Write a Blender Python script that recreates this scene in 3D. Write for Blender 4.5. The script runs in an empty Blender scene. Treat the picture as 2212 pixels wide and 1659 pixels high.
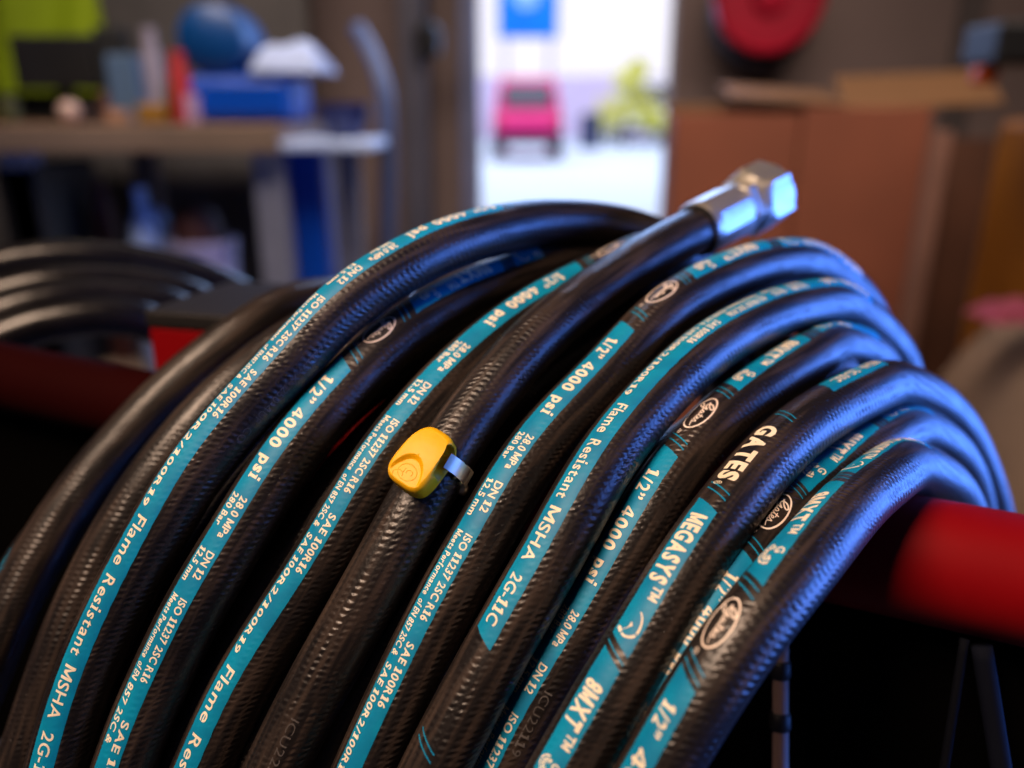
import bpy, bmesh, math, random
import numpy as np
from mathutils import Vector, Matrix

random.seed(7)
rng = np.random.default_rng(11)
S = bpy.context.scene
COL = S.collection

# ------------------------------------------------------------------ camera
FPX, CX, CY = 1720.0, 1106.0, 829.5            # the photograph measured at 2212 x 1659
PITCH = math.radians(19.0)
CAM = np.array([0.0, 0.0, 1.0])
RIGHT = np.array([1.0, 0, 0])
UP = np.array([0, math.sin(PITCH), math.cos(PITCH)])
FWD = np.array([0, math.cos(PITCH), -math.sin(PITCH)])
cam = bpy.data.cameras.new("camera")
camo = bpy.data.objects.new("camera", cam)
COL.objects.link(camo)
camo.location = CAM
camo.rotation_euler = (math.radians(90) - PITCH, 0, 0)
cam.sensor_width = 36
cam.lens = FPX / 2212 * 36
cam.clip_start = 0.01
cam.clip_end = 400
cam.dof.use_dof = True
cam.dof.focus_distance = 0.254
cam.dof.aperture_fstop = 3.8
S.camera = camo

# ------------------------------------------------------------------ light
S.view_settings.view_transform = 'Standard'
S.view_settings.look = 'None'
S.view_settings.gamma = 1
S.view_settings.exposure = 0
W = bpy.data.worlds.new("World")
S.world = W
W.use_nodes = True
bg = W.node_tree.nodes["Background"]
bg.inputs[0].default_value = (0.55, 0.6, 1.0, 1)
bg.inputs[1].default_value = 0.02


def area(name, loc, target, size, size_y, energy, color, spread=180):
    l = bpy.data.lights.new(name, 'AREA')
    l.shape = 'RECTANGLE'
    l.size, l.size_y = size, size_y
    l.energy, l.color = energy, color
    l.spread = math.radians(spread)
    o = bpy.data.objects.new(name, l)
    COL.objects.link(o)
    o.location = loc
    d = Vector(target) - Vector(loc)
    o.rotation_euler = d.to_track_quat('-Z', 'Y').to_euler()
    return o


area("lamp_daylight_door", (1.2, 0.32, 0.84), (0.10, 0.28, 0.90), 1.3, 0.7, 16.0, (0.085, 0.24, 1.0), 100)
area("lamp_overhead", (-0.50, -0.15, 1.9), (0, 0.28, 0.9), 0.5, 0.5, 6.4, (1.0, 0.70, 0.50), 90)
area("fill_workshop", (0.2, 1.5, 2.62), (0.2, 2.5, 0.8), 3.2, 1.0, 47.0, (1.0, 0.84, 0.74), 108)  # unseen ceiling fill, added to light the room behind
area("lamp_doorway", (0.25, 3.1, 1.7), (-0.5, 0.9, 0.85), 0.9, 1.4, 11.0, (0.22, 0.45, 1.0), 110)
area("lamp_yard", (0.0, 17.0, 12.0), (0, 19, 0), 18, 18, 4300.0, (0.84, 0.88, 1.0))

# ------------------------------------------------------------------ helpers
D = 0.0206                                       # outside diameter of the hose
R0 = D / 2


def P(x, y, zd, unit=D):
    """a measured point of the photograph at a given distance, in world space"""
    z = zd * unit
    return CAM + RIGHT * ((x - CX) / FPX * z) - UP * ((y - CY) / FPX * z) + FWD * z


def G(x, y, Y):
    """a measured point on the vertical plane at world depth Y"""
    d = RIGHT * ((x - CX) / FPX) - UP * ((y - CY) / FPX) + FWD
    return CAM + d * (Y / d[1])


def proj(p):
    q = p - CAM
    z = q @ FWD
    return np.stack([CX + FPX * (q @ RIGHT) / z, CY - FPX * (q @ UP) / z], -1)


def tag(o, label=None, cat=None, group=None, kind=None):
    if label: o['label'] = label
    if cat: o['category'] = cat
    if group: o['group'] = group
    if kind: o['kind'] = kind
    return o


def empty(name, loc=(0, 0, 0)):
    o = bpy.data.objects.new(name, None)
    COL.objects.link(o)
    o.location = tuple(loc)
    o.empty_display_size = 0.02
    return o


def link_mesh(name, me, mat, parent=None):
    o = bpy.data.objects.new(name, me)
    COL.objects.link(o)
    if mat is not None:
        me.materials.append(mat)
    if parent is not None:
        o.parent = parent
        root = parent
        off = Vector((0, 0, 0))
        while root is not None:
            off += root.location
            root = root.parent
        o.location = -off
    return o


def from_arrays(name, V, F, mat, parent=None, uv=None, smooth=True):
    me = bpy.data.meshes.new(name)
    me.from_pydata([tuple(v) for v in V], [], [tuple(f) for f in F])
    if uv is not None:
        lay = me.uv_layers.new(name="UVMap")
        li = np.empty(len(me.loops), dtype=np.int32)
        me.loops.foreach_get("vertex_index", li)
        lay.data.foreach_set("uv", np.asarray(uv, dtype=np.float32)[li].ravel())
    if smooth:
        me.polygons.foreach_set("use_smooth", [True] * len(me.polygons))
    me.update()
    return link_mesh(name, me, mat, parent)


def from_bm(name, bm, mat, parent=None, smooth=False, angle=None):
    me = bpy.data.meshes.new(name)
    bmesh.ops.recalc_face_normals(bm, faces=bm.faces[:])
    bm.to_mesh(me)
    bm.free()
    if smooth:
        me.polygons.foreach_set("use_smooth", [True] * len(me.polygons))
        if angle is not None:
            me.set_sharp_from_angle(angle=math.radians(angle))
    return link_mesh(name, me, mat, parent)


def bm_box(bm, c, s, rot=None, bevel=0.0, seg=2):
    b = bmesh.new()
    bmesh.ops.create_cube(b, size=1)
    bmesh.ops.scale(b, vec=s, verts=b.verts)
    if bevel > 0:
        bmesh.ops.bevel(b, geom=b.edges[:], offset=bevel, segments=seg, profile=0.5, affect='EDGES')
    M = Matrix.Translation(Vector(c))
    if rot is not None:
        M = M @ (rot if isinstance(rot, Matrix) else Matrix.Rotation(rot, 4, 'Z'))
    bmesh.ops.transform(b, matrix=M, verts=b.verts)
    me = bpy.data.meshes.new("tmp")
    b.to_mesh(me)
    b.free()
    bm.from_mesh(me)
    bpy.data.meshes.remove(me)


def box(name, c, s, mat, parent=None, rot=None, bevel=0.004):
    bm = bmesh.new()
    bm_box(bm, c, s, rot, bevel)
    return from_bm(name, bm, mat, parent)


def bm_lathe(bm, prof, c, axis=(0, 0, 1), n=32, square=None):
    """profile of (radius, height) spun round an axis; square = number of flats"""
    ax = Vector(axis).normalized()
    q = Vector((0, 0, 1)).rotation_difference(ax).to_matrix()
    rings = []
    for r, h in prof:
        ring = []
        for k in range(n):
            a = 2 * math.pi * k / n
            rr = r
            if square:
                step = 2 * math.pi / square
                b = (a % step) - step / 2
                rr = r / math.cos(b) if True else r
            ring.append(bm.verts.new(Vector(c) + q @ Vector((rr * math.cos(a), rr * math.sin(a), h))))
        rings.append(ring)
    for a, b in zip(rings, rings[1:]):
        for k in range(n):
            bm.faces.new((a[k], a[(k + 1) % n], b[(k + 1) % n], b[k]))
    bm.faces.new(rings[0][::-1])
    bm.faces.new(rings[-1])


def lathe(name, prof, c, mat, parent=None, axis=(0, 0, 1), n=32, angle=40):
    bm = bmesh.new()
    bm_lathe(bm, prof, c, axis, n)
    return from_bm(name, bm, mat, parent, smooth=True, angle=angle)


def catmull(pts, n=24):
    pts = np.asarray(pts, float)
    ext = np.vstack([2 * pts[0] - pts[1], pts, 2 * pts[-1] - pts[-2]])
    out = []
    for i in range(1, len(ext) - 2):
        p0, p1, p2, p3 = ext[i - 1:i + 3]
        t = np.linspace(0, 1, n, endpoint=False)[:, None]
        out.append(0.5 * ((2 * p1) + (-p0 + p2) * t + (2 * p0 - 5 * p1 + 4 * p2 - p3) * t ** 2
                          + (-p0 + 3 * p1 - 3 * p2 + p3) * t ** 3))
    out.append(pts[-1:])
    return np.vstack(out)


def resample(pts, step, dims=3):
    d = np.r_[0, np.cumsum(np.linalg.norm(np.diff(pts[:, :dims], axis=0), axis=1))]
    n = max(4, int(d[-1] / step))
    t = np.linspace(0, d[-1], n + 1)
    return np.stack([np.interp(t, d, pts[:, k]) for k in range(pts.shape[1])], 1)


def gauss(a, sig):
    r = int(3 * sig)
    k = np.exp(-0.5 * (np.arange(-r, r + 1) / sig) ** 2)
    k /= k.sum()
    lo = 2 * a[0] - a[1:r + 1][::-1]
    hi = 2 * a[-1] - a[-r - 1:-1][::-1]
    e = np.vstack([lo, a, hi])
    return np.stack([np.convolve(e[:, j], k, 'valid') for j in range(a.shape[1])], 1)


def tube(name, pts, r, mat, parent=None, n=24, closed=False):
    """plain round tube along points, frames carried along without twist"""
    pts = np.asarray(pts, float)
    T = np.gradient(pts, axis=0)
    if closed:
        T = np.roll(pts, -1, 0) - np.roll(pts, 1, 0)
    T /= np.linalg.norm(T, axis=1)[:, None]
    N = np.zeros_like(T)
    a = np.array([0, 0, 1.0]) if abs(T[0][2]) < 0.9 else np.array([1.0, 0, 0])
    v = a - (a @ T[0]) * T[0]
    for i in range(len(T)):
        v = v - (v @ T[i]) * T[i]
        v /= np.linalg.norm(v)
        N[i] = v
    B = np.cross(T, N)
    th = np.arange(n) * 2 * math.pi / n
    rr = np.broadcast_to(np.asarray(r, float), (len(pts),))
    V = (pts[:, None] + rr[:, None, None] * (np.cos(th)[None, :, None] * N[:, None] + np.sin(th)[None, :, None] * B[:, None])).reshape(-1, 3)
    F = []
    m = len(pts)
    for i in range(m if closed else m - 1):
        j = (i + 1) % m
        for k in range(n):
            k2 = (k + 1) % n
            F.append((i * n + k, i * n + k2, j * n + k2, j * n + k))
    if not closed:
        F.append(tuple(range(n))[::-1])
        F.append(tuple((m - 1) * n + k for k in range(n)))
    return from_arrays(name, V, F, mat, parent)


# ------------------------------------------------------------------ materials
def new_mat(name):
    m = bpy.data.materials.new(name)
    m.use_nodes = True
    return m, m.node_tree, m.node_tree.nodes["Principled BSDF"]


def plain(name, col, rough=0.5, metal=0.0, var=0.15, scale=6.0, bump=0.0, spec=0.5):
    m, t, p = new_mat(name)
    p.inputs['Roughness'].default_value = rough
    p.inputs['Metallic'].default_value = metal
    p.inputs['Specular IOR Level'].default_value = spec
    tc = t.nodes.new('ShaderNodeTexCoord')
    nz = t.nodes.new('ShaderNodeTexNoise')
    nz.inputs['Scale'].default_value = scale
    nz.inputs['Detail'].default_value = 5
    t.links.new(tc.outputs['Object'], nz.inputs['Vector'])
    rp = t.nodes.new('ShaderNodeValToRGB')
    rp.color_ramp.elements[0].position = 0.3
    rp.color_ramp.elements[1].position = 0.7
    rp.color_ramp.elements[0].color = tuple(c * (1 - var) for c in col) + (1,)
    rp.color_ramp.elements[1].color = tuple(min(1, c * (1 + var)) for c in col) + (1,)
    t.links.new(nz.outputs['Fac'], rp.inputs['Fac'])
    t.links.new(rp.outputs['Color'], p.inputs['Base Color'])
    if bump:
        b = t.nodes.new('ShaderNodeBump')
        b.inputs['Strength'].default_value = bump
        b.inputs['Distance'].default_value = 0.002
        t.links.new(nz.outputs['Fac'], b.inputs['Height'])
        t.links.new(b.outputs['Normal'], p.inputs['Normal'])
    return m


def weave_height(t):
    """relief of the fabric wrap left in the rubber cover; UV is in millimetres"""
    N, L = t.nodes, t.links

    def math_(op, a, b=None):
        n = N.new('ShaderNodeMath')
        n.operation = op
        for i, v in enumerate((a, b)):
            if v is None: continue
            if isinstance(v, (int, float)): n.inputs[i].default_value = v
            else: L.new(v, n.inputs[i])
        return n.outputs[0]
    uv = N.new('ShaderNodeUVMap')
    sp = N.new('ShaderNodeSeparateXYZ')
    L.new(uv.outputs['UV'], sp.inputs[0])
    u, v = sp.outputs[0], sp.outputs[1]
    nz = N.new('ShaderNodeTexNoise')
    nz.inputs['Scale'].default_value = 0.22
    nz.inputs['Detail'].default_value = 3
    L.new(uv.outputs['UV'], nz.inputs['Vector'])
    wob = math_('MULTIPLY', math_('SUBTRACT', nz.outputs['Fac'], 0.5), 1.4)
    uu = math_('ADD', u, wob)
    a = math_('SINE', math_('MULTIPLY', math_('ADD', uu, math_('MULTIPLY', v, 0.38)), 2 * math.pi / 2.35))
    b = math_('SINE', math_('ADD', math_('MULTIPLY', v, 2 * math.pi / 3.4), math_('MULTIPLY', nz.outputs['Fac'], 5.0)))
    ridge = math_('MULTIPLY', a, math_('ADD', math_('MULTIPLY', b, 0.45), 0.45))
    n2 = N.new('ShaderNodeTexNoise')
    n2.inputs['Scale'].default_value = 0.09
    n2.inputs['Detail'].default_value = 2
    L.new(uv.outputs['UV'], n2.inputs['Vector'])
    mr = N.new('ShaderNodeMapRange')
    mr.inputs['From Min'].default_value = 0.38
    mr.inputs['From Max'].default_value = 0.66
    mr.inputs['To Min'].default_value = 0.10
    L.new(n2.outputs['Fac'], mr.inputs['Value'])
    n3 = N.new('ShaderNodeTexNoise')
    n3.inputs['Scale'].default_value = 0.9
    n3.inputs['Detail'].default_value = 4
    L.new(uv.outputs['UV'], n3.inputs['Vector'])
    vo = N.new('ShaderNodeTexVoronoi')
    vo.inputs['Scale'].default_value = 0.42
    L.new(uv.outputs['UV'], vo.inputs['Vector'])
    dim = math_('MULTIPLY', math_('LESS_THAN', vo.outputs['Distance'], 0.24), 1.5)
    h = math_('ADD', math_('MULTIPLY', ridge, mr.outputs[0]), math_('MULTIPLY', n3.outputs['Fac'], 0.6))
    h = math_('SUBTRACT', h, math_('MULTIPLY', dim, n2.outputs['Fac']))
    return uv, h, n2, n3


def hose_material(name, strength=0.48, rough=0.33):
    m, t, p = new_mat(name)
    uv, h, n2, n3 = weave_height(t)
    b = t.nodes.new('ShaderNodeBump')
    b.inputs['Strength'].default_value = strength
    b.inputs['Distance'].default_value = 0.0005
    t.links.new(h, b.inputs['Height'])
    t.links.new(b.outputs['Normal'], p.inputs['Normal'])
    # scuffs and dust along the hose
    mp = t.nodes.new('ShaderNodeMapping')
    mp.inputs['Scale'].default_value = (0.012, 0.16, 1)
    t.links.new(uv.outputs['UV'], mp.inputs['Vector'])
    st = t.nodes.new('ShaderNodeTexNoise')
    st.inputs['Scale'].default_value = 2.0
    st.inputs['Detail'].default_value = 6
    t.links.new(mp.outputs[0], st.inputs['Vector'])
    rp = t.nodes.new('ShaderNodeValToRGB')
    e = rp.color_ramp.elements
    e[0].position, e[0].color = 0.45, (0.0105, 0.0085, 0.0085, 1)
    e[1].position, e[1].color = 0.74, (0.062, 0.043, 0.034, 1)
    t.links.new(st.outputs['Fac'], rp.inputs['Fac'])
    t.links.new(rp.outputs['Color'], p.inputs['Base Color'])
    mr = t.nodes.new('ShaderNodeMapRange')
    mr.inputs['To Min'].default_value = rough - 0.08
    mr.inputs['To Max'].default_value = rough + 0.14
    t.links.new(n3.outputs['Fac'], mr.inputs['Value'])
    t.links.new(mr.outputs[0], p.inputs['Roughness'])
    return m


def print_material(name, c0, c1, rough=0.45, strength=0.3, wear=0.0, under=(0.012, 0.01, 0.01)):
    m, t, p = new_mat(name)
    uv, h, n2, n3 = weave_height(t)
    b = t.nodes.new('ShaderNodeBump')
    b.inputs['Strength'].default_value = strength
    b.inputs['Distance'].default_value = 0.00022
    t.links.new(h, b.inputs['Height'])
    t.links.new(b.outputs['Normal'], p.inputs['Normal'])
    rp = t.nodes.new('ShaderNodeValToRGB')
    e = rp.color_ramp.elements
    e[0].position, e[0].color = 0.35, c0 + (1,)
    e[1].position, e[1].color = 0.65, c1 + (1,)
    t.links.new(n2.outputs['Fac'], rp.inputs['Fac'])
    out = rp.outputs['Color']
    if wear:
        n = t.nodes.new('ShaderNodeTexNoise')
        n.inputs['Scale'].default_value = 1.3
        n.inputs['Detail'].default_value = 6
        n.inputs['Roughness'].default_value = 0.7
        t.links.new(uv.outputs['UV'], n.inputs['Vector'])
        r2 = t.nodes.new('ShaderNodeValToRGB')
        r2.color_ramp.elements[0].position = 0.66
        r2.color_ramp.elements[1].position = 0.72
        t.links.new(n.outputs['Fac'], r2.inputs['Fac'])
        mm = t.nodes.new('ShaderNodeMath')
        mm.operation = 'MULTIPLY'
        mm.inputs[1].default_value = wear
        t.links.new(r2.outputs['Color'], mm.inputs[0])
        mx = t.nodes.new('ShaderNodeMixRGB')
        mx.inputs[2].default_value = under + (1,)
        t.links.new(mm.outputs[0], mx.inputs[0])
        t.links.new(out, mx.inputs[1])
        out = mx.outputs[0]
    t.links.new(out, p.inputs['Base Color'])
    p.inputs['Roughness'].default_value = rough
    p.inputs['Specular IOR Level'].default_value = 0.28
    return m


M_hose = hose_material("black_rubber_cover")
M_teal = print_material("teal_print", (0.0, 0.185, 0.37), (0.0, 0.25, 0.45), 0.5, 0.2, wear=0.55)
M_cream = print_material("cream_print", (0.80, 0.70, 0.52), (0.86, 0.78, 0.62), 0.5, 0.2, wear=0.5, under=(0.05, 0.2, 0.25))
M_logo = print_material("cream_logo_print", (0.80, 0.66, 0.56), (0.86, 0.76, 0.68), 0.5, 0.2)
M_faint = print_material("faint_grey_print", (0.07, 0.062, 0.06), (0.11, 0.10, 0.10), 0.6, 0.3, wear=0.9)
M_red = plain("red_powder_coat", (0.21, 0.001, 0.003), 0.55, 0, 0.08, 30, 0.15, 0.12)
M_black = plain("black_plastic", (0.012, 0.011, 0.011), 0.5)

# ------------------------------------------------------------------ lettering in flat units
_tc = {}


def raw_glyph(s, bold):
    cu = bpy.data.curves.new("text_tmp", 'FONT')
    cu.body = s
    cu.size = 1
    cu.offset = bold
    cu.resolution_u = 4
    ob = bpy.data.objects.new("text_tmp", cu)
    COL.objects.link(ob)
    bpy.context.view_layer.update()
    dg = bpy.context.evaluated_depsgraph_get()
    me = bpy.data.meshes.new_from_object(ob.evaluated_get(dg))
    V = np.array([v.co[:2] for v in me.vertices]) / 0.73
    F = [tuple(f.vertices) for f in me.polygons]
    bpy.data.objects.remove(ob)
    bpy.data.curves.remove(cu)
    bpy.data.meshes.remove(me)
    return V, F


def glyph(ch, bold, cell):
    key = (ch, bold, cell)
    if key in _tc: return _tc[key]
    if ch == '1':                                # with a flag and a slab foot, as on the hose
        w = 0.10 + bold * 2.2
        c = 0.30
        V = np.array([(c - w, 0), (c + w, 0), (c + w, 1), (c - w * .2, 1), (c - w - .16, .86), (c - w - .16, .70), (c - w, .76),
                      (.03, 0), (.57, 0), (.57, .17), (c + w, .17), (c - w, .17), (.03, .17)])
        F = [(11, 10, 2, 3, 6), (3, 4, 5, 6), (7, 0, 11, 12), (0, 1, 10, 11), (1, 8, 9, 10)]
    elif ch == 'M':
        w = 0.17 + bold * 2.4
        d = 0.12 + bold * 1.2
        V = np.array([(0, 0), (w, 0), (w, 1), (0, 1), (1.0 - w, 0), (1.0, 0), (1.0, 1), (1.0 - w, 1), (w, 1 - .02), (.5 - .02, .30 + d), (.5 - .02 - d * .55, .12), (w, .98 - d * 2.1),
                      (1 - w, .98), (.5 + .02, .30 + d), (.5 + .02 + d * .55, .12), (1 - w, .98 - d * 2.1)])
        F = [(0, 1, 2, 3), (4, 5, 6, 7), (8, 11, 10, 9), (12, 13, 14, 15), (9, 10, 14, 13)]
    elif ch == '4':
        w = 0.10 + bold * 2.4
        V = np.array([(.62 - w, 0), (.62, 0), (.62, 1), (.62 - w, 1), (0, .22), (.78, .22), (.78, .22 + w * .85), (0, .22 + w * .85), (.02 + w * .95, .22 + w * .85), (.62 - w, 1 - w * .9), (.62 - w, 1), (.62 - w * 1.2, 1)])
        F = [(0, 1, 2, 3), (4, 5, 6, 7), (7, 8, 9, 11)]
    elif ch == 'i':
        w = 0.16 + bold * 1.8
        V = np.array([(0, 0), (w, 0), (w, .70), (0, .70), (0, .82), (w, .82), (w, 1.0), (0, 1.0), (-.09, .60), (-.09, .70), (-.09, 0), (-.09, .1), (w + .09, 0), (w + .09, .1), (w, .1), (0, .1), (0, .60)])
        F = [(0, 1, 2, 3), (4, 5, 6, 7), (8, 16, 3, 9), (10, 0, 15, 11), (1, 12, 13, 14)]
    else:
        V, F = raw_glyph(ch, bold)
    bm = bmesh.new()
    vs = [bm.verts.new((x, y, 0)) for x, y in V]
    for f in F:
        try: bm.faces.new([vs[i] for i in f])
        except ValueError: pass
    ys = V[:, 1]
    y = math.floor(ys.min() / cell) * cell
    while y < ys.max():
        bmesh.ops.bisect_plane(bm, geom=bm.verts[:] + bm.edges[:] + bm.faces[:], plane_co=(0, y, 0), plane_no=(0, 1, 0), dist=1e-6)
        y += cell
    bmesh.ops.triangulate(bm, faces=bm.faces[:])
    bm.verts.index_update()
    V = np.array([v.co[:2] for v in bm.verts])
    F = [tuple(v.index for v in f.verts) for f in bm.faces]
    bm.free()
    V[:, 0] -= V[:, 0].min()
    _tc[key] = (V, F)
    return V, F


def glyphs(s, bold=0.0, spacing=1.0, cell=0.14):
    """text as triangles, cap height 1, left edge 0, cut into narrow rows so that it can be bent"""
    x, VV, FF, k = 0.0, [], [], 0
    for ch in s:
        if ch == ' ':
            x += 0.34 * spacing
            continue
        V, F = glyph(ch, bold, cell)
        VV.append(V + np.array([x, 0]))
        FF += [tuple(i + k for i in f) for f in F]
        k += len(V)
        x += V[:, 0].max() + 0.13 * spacing
    return np.vstack(VV), FF


def strokes(lines, w):
    """ribbons of width w along poly-lines"""
    V, F = [], []
    for ln in lines:
        ln, ww = (ln[0], ln[1]) if isinstance(ln, tuple) else (ln, w)
        p = np.asarray(ln, float)
        if len(p) > 2: p = catmull(p, 5)
        t = np.gradient(p, axis=0)
        t /= np.linalg.norm(t, axis=1)[:, None] + 1e-9
        n = np.stack([-t[:, 1], t[:, 0]], 1)
        b = len(V)
        wv = np.broadcast_to(np.asarray(ww, float), (len(p),)) if not callable(ww) else ww(np.linspace(0, 1, len(p)))
        for q, m, w_ in zip(p, n, wv):
            V += [q + m * w_ / 2, q - m * w_ / 2]
        for i in range(len(p) - 1):
            F.append((b + 2 * i, b + 2 * i + 1, b + 2 * i + 3, b + 2 * i + 2))
    return np.array(V), F


def ell(cx, cy, rx, ry, a0=0, a1=360, n=40):
    a = np.radians(np.linspace(a0, a1, n))
    return np.stack([cx + rx * np.cos(a), cy + ry * np.sin(a)], 1)


def oval_logo():
    L = [(ell(0, 0, 1.0, 0.52, 0, 360, 60), 0.075)]
    L.append(([(-.74, .02), (-.62, .07), (-.48, .15), (-.36, .27), (-.33, .36), (-.40, .40), (-.52, .33), (-.61, .2), (-.62, .06), (-.54, -.02),
               (-.42, .02), (-.32, .12), (-.27, .17)], 0.07))
    L.append(([(-.27, .17), (-.32, .0), (-.42, -.22), (-.55, -.40), (-.66, -.42), (-.66, -.32), (-.54, -.18), (-.36, -.07), (-.2, -.02), (-.14, .06)], 0.055))
    L.append(([(-.03, .10), (-.11, .12), (-.17, .03), (-.12, -.06), (-.04, .03), (-.01, .08), (-.01, -.03), (.07, -.03)], 0.05))
    L.append(([(.07, -.03), (.15, .12), (.19, .28), (.14, .06), (.17, -.05), (.26, -.01)], 0.05))
    L.append(([(.06, .16), (.29, .18)], 0.045))
    L.append(([(.26, -.01), (.36, .05), (.38, .12), (.31, .12), (.28, .03), (.33, -.05), (.43, -.02)], 0.05))
    L.append(([(.43, -.02), (.53, .14), (.56, .06), (.59, -.02), (.52, -.07), (.46, -.04)], 0.05))
    L.append(([(.58, -.03), (.7, -.03), (.86, .03)], 0.04))
    return strokes(L, 0.06)


def globe_mark():
    L = []
    for a in (-168, -128, -88, -48, -8): L.append((ell(0, 0, 0.95, 0.95, a, a + 35, 8), 0.17))
    V, F = strokes(L, 0.17)
    V = list(V)
    for k in range(7):
        a0, a1 = math.radians(-190 + k * 33), math.radians(-190 + k * 33 + 27)
        b = len(V)
        V += [np.array([0.22 * math.cos((a0 + a1) / 2), 0.22 * math.sin((a0 + a1) / 2)]),
              np.array([0.74 * math.cos(a0), 0.74 * math.sin(a0)]), np.array([0.74 * math.cos((a0 + a1) / 2), 0.74 * math.sin((a0 + a1) / 2)]),
              np.array([0.74 * math.cos(a1), 0.74 * math.sin(a1)])]
        F.append((b, b + 1, b + 2, b + 3))
    V2, F2 = glyphs("G", 0.02)
    b = len(V)
    V2 = V2 * 0.75 + np.array([-0.72, 0.28])
    V += list(V2)
    F += [tuple(i + b for i in f) for f in F2]
    return np.array(V), F


def dial_mark():
    L = [(ell(0, 0, 0.85, 0.85, 165, 80, 10), lambda t: 0.05 + 0.15 * t), (ell(0, 0, 0.85, 0.85, 68, -22, 14), 0.22), (ell(0, 0.0, 0.85, 0.85, -32, -66, 8), 0.3)]
    L.append(([(-.18, .1), (.05, -.05), (.62, -.55)], lambda t: 0.30 - 0.24 * np.clip(t * 2.2, 0, 1)))
    L.append(([(.30, -.86), (.62, -.80)], 0.22))
    return strokes(L, 0.2)


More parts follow.
